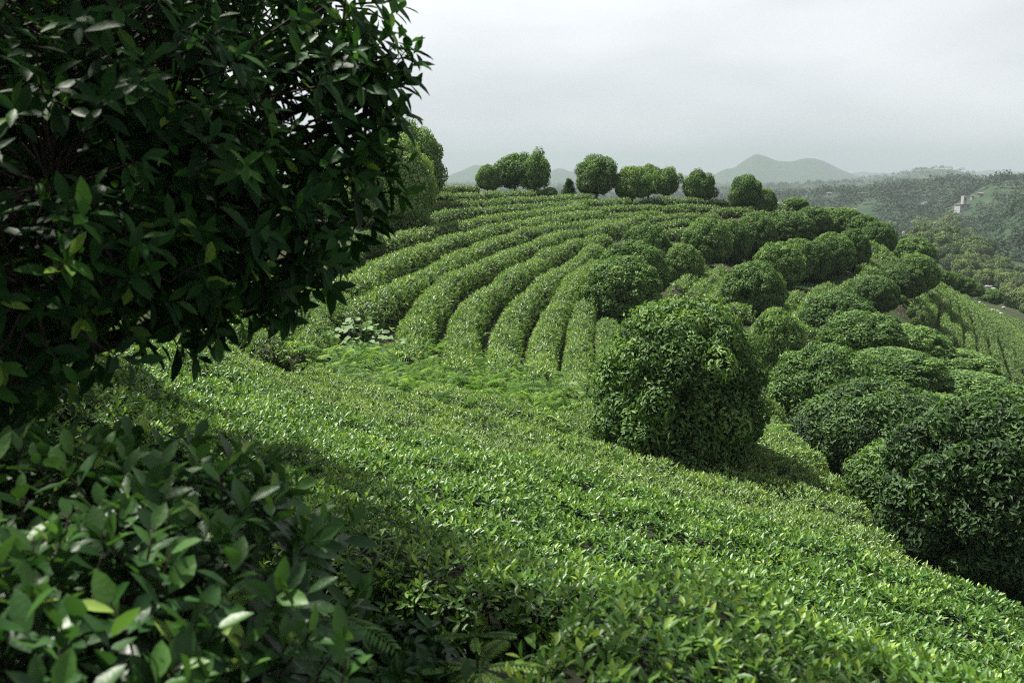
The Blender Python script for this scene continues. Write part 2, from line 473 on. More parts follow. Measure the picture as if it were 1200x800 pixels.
def hedge_surface(path, w, h, sides, taper=.6, seed=0):
    """Cross sections of a clipped hedge along a ground path: returns grid of points and normals."""
    p = path.copy()
    tang = p[:, :2]; tang = np.gradient(tang, axis=0); tang = tang / np.maximum(np.linalg.norm(tang, axis=1, keepdims=True), 1e-9)
    side = np.c_[tang[:, 1], -tang[:, 0], np.zeros(len(p))]
    s = np.r_[0, np.cumsum(np.linalg.norm(np.diff(p, axis=0), axis=1))]
    e = np.minimum(s, s[-1] - s)
    endf = np.sqrt(np.clip(e / taper, 0, 1) * (2 - np.clip(e / taper, 0, 1)))
    endf = .25 + .75 * endf
    wob = 1 + .20 * fbm(s / .7, np.full_like(s, seed * 7.3), seed, 3) * 2
    hob = 1 + .16 * fbm(s / .9, np.full_like(s, seed * 3.1 + 40), seed + 9, 3) * 2
    th = np.linspace(math.pi, 0, sides)
    cx = np.sign(np.cos(th)) * np.abs(np.cos(th)) ** .62
    cz = np.sin(th) ** .62
    W = (np.asarray(w) / 2 * wob * endf)[:, None]; H = (np.asarray(h) * hob * endf)[:, None]
    lat = W * cx[None]
    base = p[:, None, :] + side[:, None, :] * lat[..., None]
    gz = terrain(base[..., 0], base[..., 1])
    # the clipped top follows the centre line, the skirts follow the slope
    base[..., 2] = gz * .55 + p[:, None, 2] * .45 + H * cz[None]
    up3 = side[:, None, :] * cx[None, :, None] * .7 + np.array([0, 0, 1.]) * cz[None, :, None]
    nzz = fbm(base[..., 0] / .45 + 3, base[..., 1] / .45 + base[..., 2] / .3, seed + 70, 3)
    base = base + up3 * (nzz * .30 * np.asarray(h))[..., None]
    base[..., 2] = np.maximum(base[..., 2], gz - .05)
    return base


def hedge_mesh_parts(base, L, cover, close, geo, rg, up=.45, mat_bias=0.0, shoots=True):
    n, k, _ = base.shape
    A = base[:-1, :-1]; B = base[1:, :-1]; C = base[1:, 1:]; D = base[:-1, 1:]
    nr = np.cross(B - A, D - A); ar = np.linalg.norm(nr, axis=-1)
    nr = nr / np.maximum(ar[..., None], 1e-9)
    ctr = base.mean(1, keepdims=True)[:-1]
    flip = ((nr * (A - ctr)).sum(-1) < 0) & (np.abs(nr[..., 2]) < .99)
    nr = np.where(flip[..., None], -nr, nr)
    nr = np.where(nr[..., 2:3] < -.3, -nr, nr)
    per = 5 if shoots else 1
    ns = int(ar.sum() * cover / (L * L * .36 * .62) / per)
    ns = max(ns, 4)
    idx = rg.choice(ar.size, ns, p=ar.ravel() / ar.sum())
    u = rg.random((ns, 1)); v = rg.random((ns, 1))
    f = lambda q: q.reshape(-1, 3)[idx]
    P = (f(A) * (1 - u) + f(B) * u) * (1 - v) + (f(D) * (1 - u) + f(C) * u) * v
    N = nr.reshape(-1, 3)[idx]
    N = norm(N + .35 * rdir(ns, rg))
    grow = norm(N + np.array([0, 0, up]) + .25 * rdir(ns, rg))
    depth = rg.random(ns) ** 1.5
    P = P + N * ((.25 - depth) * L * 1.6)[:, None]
    cl = .5 + 1.1 * fbm(P[:, 0] / .35, P[:, 1] / .35, 77, 2)
    ref = norm(np.cross(grow, rdir(ns, rg))); ref2 = np.cross(grow, ref)
    a0 = rg.random(ns) * 6.28
    for j in range(per):
        an = a0 + j * 2.4 + rg.normal(0, .3, ns)
        spread = (1.25 - .2 * j) if shoots else .9
        rad = ref * np.cos(an)[:, None] + ref2 * np.sin(an)[:, None]
        ax = grow * (.28 + .14 * j) + rad * spread
        nn = grow * 1.0 - rad * .2 + .3 * rdir(ns, rg)
        ll = L * rg.uniform(.7, 1.2, ns) * (1 - .06 * j)
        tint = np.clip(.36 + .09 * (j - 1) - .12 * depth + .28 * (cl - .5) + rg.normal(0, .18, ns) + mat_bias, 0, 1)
        tint = np.where(rg.random(ns) < .012, 1, tint)
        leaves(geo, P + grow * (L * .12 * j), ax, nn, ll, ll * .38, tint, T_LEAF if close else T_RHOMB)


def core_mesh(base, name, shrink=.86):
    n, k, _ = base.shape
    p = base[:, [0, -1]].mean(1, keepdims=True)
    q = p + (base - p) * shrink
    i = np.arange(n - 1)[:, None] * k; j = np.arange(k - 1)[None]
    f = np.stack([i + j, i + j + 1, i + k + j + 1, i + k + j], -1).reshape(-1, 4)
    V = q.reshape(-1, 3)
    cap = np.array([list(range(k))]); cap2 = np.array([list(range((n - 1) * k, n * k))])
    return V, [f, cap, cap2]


def tea_row(path, w, h, L, label, group, cover=2.0, close=False, seed=1, name='tea_row', bias=0.0, taper=.6, mat=None, shoots=True):
    rg = np.random.default_rng(seed * 131 + 5)
    base = hedge_surface(path, w, h, 11, taper, seed)
    o0 = base[len(base) // 2, [0, -1]].mean(0)
    o0[2] = terrain(o0[0], o0[1])
    root = empty(name, o0, label, 'tea hedge', group)
    g = Geo(); hedge_mesh_parts(base - o0, L, cover, close, g, rg, mat_bias=bias, shoots=shoots)
    add('foliage', g.mesh('tea_foliage', [mat or (M_TEAN if close else M_TEA)], smooth=close), root)
    V, f = core_mesh(base - o0, 'core')
    add('branches', make_mesh('tea_branches', V, f, None, [M_CORE], smooth=True), root)
    return root


ROWG = 'clipped tea rows on the main hillside'
RWG = 'tea rows on the right-hand slope'
# (points on the visible band in photo pixels, width, height, label)
ROWS = [
    ([(512, 223), (560, 224), (600, 224), (640, 224.5)], 1.1, .34, 'thin tea row on the skyline under the cluster of three trees', ROWG),
    ([(505, 233), (550, 233), (600, 230.5), (645, 229)], 1.2, .40, 'second tea row below the skyline cluster, its end stopping at a small bush', ROWG),
    ([(498, 246), (525, 244), (550, 243), (600, 239), (663, 236), (697, 234)], 1.3, .44, 'tea row from the dark foot of the pale round tree toward the tallest skyline tree', ROWG),
    ([(490, 267), (508, 260), (533, 254), (567, 252), (600, 249), (630, 246.5), (680, 242), (740, 239)], 1.3, .46, 'long tea row whose left end hides in shade below the pale round tree', ROWG),
    ([(748, 239.5), (800, 238.5), (860, 238.5), (897, 242)], 1.2, .46, 'straight dark-sided tea row along the skyline under the two lollipop trees', ROWG),
    ([(442, 291), (467, 285), (487, 280), (507, 277), (533, 271), (567, 264), (600, 258.5), (630, 255), (687, 247)], 1.3, .5, 'tea row that starts as rounded bushes at the red soil patch', ROWG),
    ([(691, 249), (730, 248), (778, 246.5)], 1.1, .4, 'short tea row under the trees of the skyline, beginning after a gap', ROWG),
    ([(364, 361), (390, 348), (415, 341), (432, 330), (450, 318), (483, 304), (517, 292), (550, 283), (575, 275.5), (600, 271), (647, 262), (680, 257), (707, 255.5)], 1.25, .52, 'long winding tea row bordering the red soil patch', ROWG),
    ([(711, 258), (745, 256), (780, 254)], 1.1, .4, 'short tea row in the middle of the hill just after the long winding row', ROWG),
    ([(405, 383), (420, 373), (443, 361), (477, 344), (510, 326), (542, 307), (575, 293), (597, 285), (613, 280), (647, 273), (661, 270.5)], 1.2, .55, 'wide bright tea row ending left at the broad-leaved weed', ROWG),
    ([(665, 271.5), (697, 267), (747, 262), (790, 258.5), (845, 257)], 1.1, .42, 'tea row above the three stacked dome trees, starting after a dark gap', ROWG),
    ([(478, 438), (486, 396), (502, 367), (518, 346), (540, 331), (567, 320), (600, 305), (630, 293), (663, 282), (697, 276), (735, 269)], 1.15, .55, 'tea row curving down beside the weed, second from the wide bright row', ROWG),
    ([(534, 452), (541, 410), (548, 380), (565, 357), (590, 341), (613, 325), (638, 308), (663, 297), (697, 288), (716, 284)], 1.1, .55, 'tea row curving into the fern patch, with a kink halfway down', ROWG),
    ([(586, 458), (592, 406), (607, 371), (632, 348), (657, 328), (688, 305), (704, 301)], 1.05, .55, 'tea row bending behind the dome trees, its foot deep in bright ferns', ROWG),
    ([(632, 462), (637, 410), (650, 376), (665, 350), (682, 328), (702, 312)], 1.0, .55, 'steep tea row left of the grassy gap near the dome trees', ROWG),
    ([(678, 468), (678, 412), (681, 385), (684, 364)], .95, .5, 'short straight tea row touching the foot of the front dome tree', ROWG),
    ([(720, 470), (714, 412), (712, 383)], .95, .5, 'last short tea row beside the great leafy round tree', ROWG),
    ([(308, 424), (325, 405), (350, 376), (380, 352), (398, 344)], 1.1, .55, 'rounded tea row under the low hanging tree branch', ROWG),
    ([(345, 432), (358, 410), (373, 385), (392, 366), (410, 357)], 1.0, .5, 'bushy tea row between the hanging branch and the broad-leaved weed', ROWG),
    ([(215, 425), (245, 405), (275, 388), (300, 372)], 1.1, .5, 'tea row half hidden behind dark hanging leaves, touching the shade', ROWG),
    ([(770, 247.5), (805, 246.5), (845, 246.5)], 1.0, .38, 'tea row just below the straight skyline row', ROWG),
    ([(830, 251.5), (867, 249), (900, 246.5), (930, 245)], 1.0, .36, 'tea row ending right beside the small round skyline bush', ROWG),
    ([(768, 267), (790, 266), (815, 264)], 1.0, .4, 'tea row just above the tallest stacked dome tree', ROWG),
    ([(778, 276), (807, 274)], 1.0, .4, 'short tea row peeping out beside the tallest stacked dome tree', ROWG),
    ([(870, 256), (893, 254), (925, 252)], .9, .36, 'short tea row behind the yellowish dome tree', ROWG),
    ([(895, 261), (910, 259.5)], .9, .36, 'tiny piece of tea row between two dome trees high on the slope', ROWG),
    ([(792, 346), (812, 328), (824, 315)], 1.0, .5, 'pale tea row in the hollow nearest the stacked dome trees', RWG),
    ([(812, 352), (832, 334), (846, 321)], 1.0, .5, 'pale tea row in the hollow second from the stacked dome trees', RWG),
    ([(832, 360), (846, 342), (857, 330)], 1.0, .5, 'pale tea row in the hollow tucked against the solitary round tree', RWG),
    ([(852, 372), (866, 368), (876, 372)], 1.0, .5, 'rounded end of tea row above the great leafy round tree', RWG),
    ([(900, 382), (914, 369), (930, 354), (938, 348)], .95, .45, 'tea row rising beside the solitary round tree', RWG),
    ([(934, 398), (940, 376), (950, 358), (962, 346), (974, 337)], .95, .45, 'curving tea row left of the bright green dome', RWG),
    ([(948, 400), (952, 378), (962, 362), (976, 350), (992, 341)], .95, .45, 'tea row hugging the bright green dome', RWG),
    ([(990, 340), (1012, 330), (1028, 322), (1039, 315), (1045, 304)], 1.0, .45, 'outer tea row of the curve between two dark tree groups', RWG),
    ([(1010, 318), (1023, 312), (1033, 304), (1034, 294)], 1.0, .45, 'inner tea row of the curve between two dark tree groups', RWG),
    ([(1016, 303), (1020, 295), (1020, 288)], .9, .4, 'short tea row at the top of the curve under the dark trees', RWG),
    ([(1074, 366), (1079, 355), (1083, 347)], .9, .45, 'lumpy little tea row beside two clipped tea balls', RWG),
    ([(1078, 374), (1086, 364)], .9, .4, 'shortest tea row at the head of the right field', RWG),
]
FAN = [
    [(1095, 331), (1094, 350), (1088, 372)],
    [(1098, 333), (1105, 352), (1107, 376), (1110, 404)],
    [(1104, 336), (1116, 360), (1120, 384), (1121, 410)],
    [(1111, 340), (1127, 364), (1134, 388), (1136, 416)],
    [(1120, 345), (1140, 370), (1148, 392), (1152, 416), (1160, 432)],
    [(1130, 350), (1150, 373), (1162, 398), (1168, 422), (1176, 444)],
    [(1140, 355), (1163, 380), (1178, 404), (1186, 428), (1196, 452)],
    [(1151, 360), (1176, 386), (1193, 412), (1203, 440)],
    [(1163, 366), (1190, 392), (1207, 418), (1216, 440)],
    [(1176, 371), (1203, 398), (1221, 424)],
    [(1189, 376), (1216, 402), (1232, 424)],
    [(1202, 382), (1232, 410)],
]
ORD = ['first', 'second', 'third', 'fourth', 'fifth', 'sixth', 'seventh', 'eighth', 'ninth', 'tenth', 'eleventh', 'twelfth']
for k, pts in enumerate(FAN):
    ROWS.append((pts, .72, .42, 'light green tea row of the right field, %s row from the two clipped tea balls' % ORD[k], 'tea rows fanning down the right field'))

for k, (pts, w, h, lab, grp) in enumerate(ROWS):
    a = np.array(pts, float)
    H = hit(a[:, 0], a[:, 1], h * .55)
    H = H[~np.isnan(H[:, 0])]
    if len(H) < 2:
        print('ROW LOST', lab); continue
    d = float(np.median(H[:, 1]))
    Q = smooth_path(H, .22)
    Q[:, 2] = terrain(Q[:, 0], Q[:, 1])
    L = float(np.clip(.048 + .0021 * d, .08, .135)) * (.72 if 'right field' in lab else 1)
    tea_row(Q, w * .55, h * 1.12, L, lab, grp, cover=2.1 if d > 30 else 2.4, seed=k + 1, taper=.5, bias=.06)

# near tea: closely planted hedges running down to the right, grown together into one carpet
DIRV = np.array([.83, -.56]); NRM = np.array([.56, .83])


def right_edge(Y):
    return np.interp(Y, [4, 6.5, 7.5, 9.3, 11.4, 13.2, 15, 18, 22], [4.0, 4.7, 4.75, 4.5, 4.65, 4.85, 5.1, 5.4, 6.3])


def left_edge(Y):
    return np.interp(Y, [0, 2.6, 3.6, 6, 9, 14, 20], [.9, -.1, -.6, -3.3, -5.6, -7.2, -7])


NEARL = [
    'tea hedge nearest the viewer, right of the dark fern hollow',
    'second tea hedge from the dark fern hollow',
    'third tea hedge from the dark fern hollow, mostly shaded at its left',
    'fourth tea hedge from the fern hollow, crossing the edge of the tree shadow',
    'sunlit tea hedge along the far edge of the tree shadow',
    'sunlit tea hedge ending right at the large dark bush',
    'sunlit tea hedge passing just in front of the great leafy round tree',
    'tea hedge with yellow-green ferns sprouting through it',
    'tea hedge running behind the fern patch toward the shaded left',
    'farthest tea hedge of the near carpet, at the foot of the hill rows',
    'narrow tea hedge below the great round tree leading down to the dark trees',
    'tea hedge along the right border behind the great round tree',
    'short tea hedge squeezed between the great round tree and the greyish round tree',
    'shortest tea hedge at the foot of the greyish round tree',
    'last scrap of tea hedge behind the great round tree',
]
for k in range(15):
    s = 3.35 + k * 1.08 - (.38 if k == 0 else 0)
    ts = np.arange(-16, 16, .2)
    P = ts[:, None] * DIRV[None] + s * NRM[None] + (.12 * np.sin(ts * .9 + k))[:, None] * NRM[None]
    ok = (P[:, 1] > 2.4) & (P[:, 0] < right_edge(P[:, 1]) - .25) & (P[:, 0] > left_edge(P[:, 1])) & (P[:, 1] < 21)
    if s > 9.5: ok &= (P[:, 1] < 15.5 + .0 * P[:, 0]) | (P[:, 0] > 3)
    ok &= np.hypot(P[:, 0] - 2.3, P[:, 1] - 13.7) > 1.25
    if k == 0: ok &= P[:, 0] > .2
    P = P[ok]
    if len(P) < 6: print('near hedge lost', k); continue
    Q = np.c_[P, terrain(P[:, 0], P[:, 1])]
    d = float(np.median(P[:, 1]))
    close = k < 6
    L = .058 if k == 0 else .074 if k < 3 else (.075 if k < 7 else .078)
    tea_row(Q, 2.0 if k == 0 else 1.22, .56 if k == 0 else .62, L, NEARL[k], 'near tea hedges grown into one carpet', cover=2.5, close=close, seed=200 + k, name='tea_hedge', bias=.10, taper=.35)

# ------------------------------------------------------------------ round trees
def crown_geo(geo, rg, L, ncl, rc, cover, rad=1.0, top=2.0, bottom=.18, squash=1.0, rough=.10, loose=.0, close=False, asp=.44, tbias=0.0, lump=3.0, lumpy=.16):
    """Clipped dome: leaf clumps over a rounded body that reaches from bottom to top, radius rad."""
    c0 = bottom + (top - bottom) * .42
    k = np.arange(ncl)
    zz = 1 - 2 * (k + .5) / ncl
    ph = k * 2.39996 + rg.normal(0, .12, ncl)
    zz = np.clip(zz + rg.normal(0, .5 / math.sqrt(ncl), ncl), -1, 1)
    s = np.sqrt(np.maximum(0, 1 - zz * zz))
    dirs = np.c_[s * np.cos(ph), s * np.sin(ph), zz]
    rn = 1 + rough * rg.normal(0, 1, ncl) + .16 * (lumpy / .16) * fbm(dirs[:, 0] * lump * .5 + 9, dirs[:, 1] * lump * .5 + dirs[:, 2] * lump, int(rg.integers(1000)), 3) * 2
    up = np.where(zz > 0, top - c0, (c0 - bottom))
    sh = np.where(zz < 0, np.abs(zz) ** .7 * np.sign(zz), zz)
    rr = np.where(zz < 0, s ** .72, s ** .95)
    C = np.c_[np.cos(ph) * rr * rad * rn * (1 - .85 * rc), np.sin(ph) * rr * rad * rn * (1 - .85 * rc), c0 + sh * (up - .8 * rc * rad) * (rn if loose else (.5 + .5 * rn))]
    out = norm(C - np.array([0, 0, c0 - .1 * top]))
    ct = rg.normal(0, .10, ncl)
    # leaves of each clump
    R0 = rc * rad
    nl = int(cover * 2 * math.pi * R0 * R0 / (L * L * asp * .62))
    n = ncl * nl
    ci = np.repeat(np.arange(ncl), nl)
    v = rdir(n, rg); o = out[ci]
    d = (v * o).sum(1)
    v = np.where((d < -.25)[:, None], v - 1.6 * d[:, None] * o, v)
    v = norm(v)
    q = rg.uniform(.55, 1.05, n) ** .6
    P = C[ci] + v * (R0 * q * np.repeat(rg.uniform(.8, 1.2, ncl), nl))[:, None]
    tg = rdir(n, rg); tg = tg - (tg * v).sum(1)[:, None] * v
    ax = norm(.30 * v + .15 * o + 1.0 * norm(tg) + np.array([0, 0, -.25]))
    nn = 1.0 * v + np.array([0, 0, .45]) + .45 * rdir(n, rg)
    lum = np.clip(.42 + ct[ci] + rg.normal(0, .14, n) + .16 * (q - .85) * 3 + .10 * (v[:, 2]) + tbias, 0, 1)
    ll = L * rg.uniform(.7, 1.25, n)
    keep = P[:, 2] > .04
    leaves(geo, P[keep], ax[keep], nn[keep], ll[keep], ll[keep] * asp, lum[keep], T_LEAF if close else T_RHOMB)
    # inner leaves that close the crown
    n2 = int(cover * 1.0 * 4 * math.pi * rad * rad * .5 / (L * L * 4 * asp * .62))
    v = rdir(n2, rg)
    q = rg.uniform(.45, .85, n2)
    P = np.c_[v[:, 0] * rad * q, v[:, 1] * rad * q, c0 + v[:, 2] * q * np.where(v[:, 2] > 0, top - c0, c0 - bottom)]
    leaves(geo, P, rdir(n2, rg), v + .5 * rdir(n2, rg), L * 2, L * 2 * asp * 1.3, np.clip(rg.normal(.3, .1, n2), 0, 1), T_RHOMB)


def trunk_geo(geo, rg, h, r, top_r=.35, limbs=5, reach=.6):
    tube(geo, [(0, 0, -.12), (.02, .01, h * .3), (.0, .03, h * .55)], r, r * .75, 7)
    for k in range(limbs):
        a = k * 2.4 + rg.random(); e = reach * rg.uniform(.6, 1)
        tube(geo, [(0, .02, h * .45), (math.cos(a) * e * .4, math.sin(a) * e * .4, h * .65), (math.cos(a) * e, math.sin(a) * e, h * rg.uniform(.85, 1.2))], r * .55, r * .15, 5)


PROTO = {}


def proto(kind, i):
    key = (kind, i)
    if key in PROTO: return PROTO[key]
    rg = np.random.default_rng(1000 + hash_s(kind) + i * 17)
    g = Geo(); t = Geo()
    if kind == 'pale':        # round tree, leaf tint raised to stand in for sun on the crown
        crown_geo(g, rg, .075, 170, .24, 1.5, rad=1.0, top=2.0, bottom=.05, rough=.08, tbias=.45)
        trunk_geo(t, rg, 1.1, .07)
        me = g.mesh('pale_crown', [M_OSM])
    elif kind == 'ball':        # clipped round tree seen at 30-60 m; unit radius 1, height 2
        crown_geo(g, rg, .085, 210, .16, 1.7, rad=1.0, top=2.0, bottom=.10, rough=.035, lumpy=.05, tbias=.05)
        trunk_geo(t, rg, 1.1, .07)
        me = g.mesh('ball_crown', [M_OSM])
    elif kind == 'lolly':     # skyline tree with a visible trunk
        crown_geo(g, rg, .10, 90, .30, 1.4, rad=1.0, top=2.0, bottom=.46, rough=.15, tbias=.10, loose=1, lumpy=.28)
        trunk_geo(t, rg, 1.2, .075)
        me = g.mesh('lolly_crown', [M_OSM])
    elif kind == 'loose':
        crown_geo(g, rg, .12, 60, .34, 1.1, rad=1.0, top=2.0, bottom=.52, rough=.2, loose=1, tbias=.10, lumpy=.3)
        trunk_geo(t, rg, 1.3, .08, limbs=7)
        me = g.mesh('loose_crown', [M_OSM])
    elif kind == 'pine':
        rr = rg
        for k in range(240):
            z = rr.uniform(.25, 2.0); r = .75 * (1 - (z / 2.15) ** 1.3) * rr.uniform(.3, 1)
            a = rr.uniform(0, 6.28); n = 22
            ctr = np.array([math.cos(a) * r, math.sin(a) * r, z])
            P = ctr + rdir(n, rr) * .09
            leaves(g, P, rdir(n, rr) + np.array([math.cos(a), math.sin(a), .5]), rdir(n, rr) + np.array([0, 0, 1]), .14, .04, np.clip(rr.normal(.35, .12, n), 0, 1))
        tube(t, [(0, 0, -.1), (0, 0, 1), (.02, 0, 1.8)], .06, .02, 6)
        me = g.mesh('pine_crown', [M_OSM])
    else:                      # wood: natural tree on the wooded hill
        crown_geo(g, rg, .17, 46, .36, 1.25, rad=1.0, top=2.0, bottom=.15, rough=.17, loose=1, tbias=.02)
        trunk_geo(t, rg, 1.2, .08)
        me = g.mesh('wood_crown', [M_WOOD])
    PROTO[key] = (me, t.mesh('tree_trunk', [M_BARK], True))
    return PROTO[key]


def hash_s(s):
    return sum(ord(ch) * (i + 3) for i, ch in enumerate(s))


def place_tree(kind, i, px, top, wpx, d, label, group=None, name='round_tree', cat='tree', rot=None, depthf=1.0):
    cm, tm = proto(kind, i)
    X = float(at(px, top, d)[0])
    Y = d
    z0 = float(terrain(X, Y))
    zt = float(at(px, top, d)[2])
    h = max(zt - z0, .4)
    r = wpx * d / F / 2
    root = empty(name, (X, Y, z0 - .02), label, cat, group)
    root.scale = (r, r * depthf, h / 2)
    root.rotation_euler = (0, 0, rng.uniform(0, 6.28) if rot is None else rot)
    add('crown', cm, root); add('trunk', tm, root)
    return root


SKY = 'trees along the skyline of the tea hill'
place_tree('lolly', 0, 571, 194, 26, 61, 'small round tree at the left end of the skyline cluster of three', SKY)
place_tree('loose', 0, 603, 180.5, 46, 62, 'wide leafy skyline tree in the middle of the cluster of three', SKY)
place_tree('loose', 1, 627, 181, 34, 61, 'skyline tree with a bare dark trunk at the right of the cluster of three', SKY)
place_tree('pine', 0, 667, 210, 30, 62, 'small pine-like tree left of the tallest skyline tree', SKY, 'pine_tree')
place_tree('ball', 4, 645, 219, 18, 60, 'low scrubby bush on the skyline below the cluster of three', SKY, 'bush', 'bush')
place_tree('lolly', 1, 699, 183, 47, 61.5, 'tallest skyline tree, round and pale green down to its foot', SKY)
place_tree('lolly', 2, 741, 195.5, 40, 61, 'yellow-green skyline tree overlapping the tree behind it', SKY)
place_tree('lolly', 0, 760, 194, 34, 65, 'dark skyline tree half hidden behind the yellow-green one', SKY)
place_tree('loose', 2, 781, 195.5, 29, 63, 'small skyline tree on a clear thin trunk, right of the yellow-green one', SKY)
place_tree('lolly', 3, 820, 202, 36, 62.5, 'solitary lollipop tree on the skyline with sky on both sides', SKY)
place_tree('lolly', 1, 875, 206, 36, 61.5, 'dark lollipop tree on the skyline against the mountains', SKY)
place_tree('ball', 1, 898, 221, 25, 61, 'low dark ball tree nestling against the dark lollipop tree', SKY)
place_tree('ball', 2, 933, 231, 28, 60, 'small bright dome bush at the right end of the skyline', SKY)
BIGL = 'large pale round trees beside the overhanging tree'
place_tree('lolly', 3, 484, 150, 64, 51, 'tall dark round tree behind the pale one at the left', BIGL)
place_tree('pale', 3, 455, 160, 100, 44, 'big pale yellow-green round tree left of the tea hill', BIGL)
place_tree('pale', 1, 405, 188, 90, 46, 'round tree mostly hidden behind the overhanging leaves', BIGL)
for (px, tp, w, d, lab) in [(432, 270, 40, 36, 'low dark bush at the foot of the big pale round tree'),
                            (405, 285, 46, 31, 'dark bush above the red soil patch'),
                            (368, 312, 60, 26.5, 'dark bush left of the red soil under hanging leaves'),
                            (330, 318, 60, 24, 'shaded bush behind the lowest hanging leaves'),
                            (285, 318, 60, 20, 'yellow-green bush glimpsed through the hanging leaves')]:
    place_tree('ball', 1, px, tp, w, d, lab, 'low bushes at the left edge of the tea hill', 'bush', 'bush')

SLOPE = 'clipped dome trees on the slope'
SL = [
    (829, 255, 60, 46, 'dome tree with a dark skirt, leftmost of the row below the skyline rows'),
    (857, 257, 46, 49, 'smooth dome tree squeezed behind the one with a dark skirt'),
    (886, 250, 50, 50.5, 'yellowish dome tree below the skyline, full of light new leaves'),
    (929, 248, 54, 52, 'wide dome tree right of the yellowish one'),
    (953, 242, 44, 56, 'dark dome tree behind the wide one, on the ridge'),
    (970, 243, 40, 58, 'dark dome tree touching the bright one on the ridge'),
    (990, 243, 42, 57, 'bright green dome tree on the ridge'),
    (1012, 251, 40, 56, 'dark dome tree right of the bright one on the ridge'),
    (1030, 260, 42, 54, 'last dark dome tree of the ridge, above the curving tea rows'),
    (914, 283, 60, 44.5, 'dome tree with light tips at the left end of the middle row'),
    (936, 279, 50, 46.5, 'smooth dome tree second in the middle row'),
    (955, 282, 44, 46.5, 'narrow dome tree in the middle of the middle row'),
    (976, 272, 52, 47.5, 'tall dome tree of the middle row'),
    (1000, 268, 42, 49, 'dome tree ending the middle row beside the curving tea rows'),
    (885, 306, 73, 37, 'solitary round tree standing free in the hollow'),
    (1072, 278, 50, 58, 'dark dome tree at the edge of the wooded hill'),
    (1074, 297, 54, 51, 'broad dome tree above the right field'),
    (1060, 309, 46, 46.5, 'yellowish dome tree above the two clipped tea balls'),
    (1027, 323, 54, 42, 'dark pointed dome tree beside the curving tea row'),
    (984, 341, 88, 32, 'bright green smooth dome at the head of the dark mass'),
    (1012, 365, 100, 30, 'dark dome of the mass right behind the bright smooth dome'),
    (1062, 380, 100, 31.5, 'dark dome of the mass bordering the right field'),
    (1048, 408, 120, 27, 'wide dark dome in the centre of the mass'),
    (1108, 408, 120, 31, 'low dark dome spreading under the right field'),
    (1132, 436, 130, 27, 'flat dark dome at the lower corner of the right field'),
    (800, 285, 50, 41, 'dark round tree at the right of the stacked dome trees'),
    (757, 262, 64, 42, 'topmost of the stacked dome trees in the middle'),
    (742, 282, 84, 36, 'middle one of the stacked dome trees in the middle'),
    (730, 300, 94, 31, 'front one of the stacked dome trees, smooth and bright'),
    (912, 362, 66, 26, 'dome tree wedged behind the great leafy round tree'),
    (1163, 338, 28, 84, 'very dark ball tree among pale rocks in the ravine'),
]
for k, (px, tp, w, d, lab) in enumerate(SL):
    place_tree('ball', k % 5, px, tp, w, d, lab, SLOPE)
HB = 'low bushes lining the ravine edge'
for k, (px, tp, w, d) in enumerate([(1103, 316, 28, 66), (1116, 318, 28, 69), (1129, 323, 28, 72), (1141, 330, 26, 75), (1153, 345, 16, 78)]):
    place_tree('ball', (k + 2) % 5, px, tp, w, d, 'bush on the ravine edge above the right field, %s from the broad dome tree' % ORD[k], HB, 'bush', 'bush')
for (px, tp, w, d, lab) in [(1057, 354, 11, 45, 'clipped tea ball, the upper of two by the right field'), (1068, 360, 11, 44, 'clipped tea ball, the lower of two by the right field'), (1073, 371, 12, 42.5, 'low tea bush just under the two clipped tea balls')]:
    place_tree('ball', 2, px, tp, w, d, lab, 'small clipped tea bushes', 'tea_bush', 'bush')


def near_tree(px, top, wpx, d, label, seed, L=.085, ncl=150, rc=.22, mat=M_OSM, bottom=.08, base=None, cover=1.5, close=False, depthf=1.0, rough=.075, tb=0.03, lumpy=.11, name='round_tree', cat='tree', group='round trees near the tea carpet'):
    """A round tree close enough to need its own crown."""
    rg = np.random.default_rng(seed)
    q = at(px, top, d)
    X, Y = float(q[0]), d
    z0 = float(terrain(X, Y)) if base is None else float(at(px, base, d)[2])
    r = wpx * d / F / 2; h = float(q[2]) - z0
    root = empty(name, (X, Y, z0), label, cat, group)
    g = Geo(); t = Geo()
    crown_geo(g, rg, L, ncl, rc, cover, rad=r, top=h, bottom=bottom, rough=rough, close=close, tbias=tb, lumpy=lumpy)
    trunk_geo(t, rg, h * .6, .06, reach=r * .7)
    add('crown', g.mesh('round_crown', [mat]), root)
    add('trunk', t.mesh('round_trunk', [M_BARK], True), root)


near_tree(798, 352, 194, 13.6, 'great leafy round tree standing alone at the edge of the tea carpet', 31, L=.078, ncl=170, rc=.21, bottom=.05, rough=.075, base=556, tb=.06, lumpy=.10, cover=1.45)
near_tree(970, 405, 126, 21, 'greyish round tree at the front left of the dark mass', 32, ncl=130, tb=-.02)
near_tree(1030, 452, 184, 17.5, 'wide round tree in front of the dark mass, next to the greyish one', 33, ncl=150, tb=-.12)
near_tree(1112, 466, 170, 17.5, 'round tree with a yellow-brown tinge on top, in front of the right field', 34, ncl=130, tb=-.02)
near_tree(1172, 468, 258, 11.8, 'largest dark bush in the right corner, crowding over the tea carpet', 35, L=.085, ncl=260, rc=.17, bottom=.05, cover=1.6, tb=-.22)  # leaf tint lowered to stand in for cloud shade
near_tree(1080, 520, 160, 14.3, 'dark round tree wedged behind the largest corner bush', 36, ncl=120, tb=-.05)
near_tree(1215, 455, 150, 17, 'dark round tree cut off by the frame behind the largest corner bush', 37, ncl=120, tb=-.05)

near_tree(430, 776, 220, 2.75, 'low shaded tea bush in the dark hollow', 51, L=.07, ncl=60, rc=.3, mat=M_BUSH, cover=1.3, close=True, tb=-.12, name='tea_bush', cat='bush', group='bushes by the dark hollow')

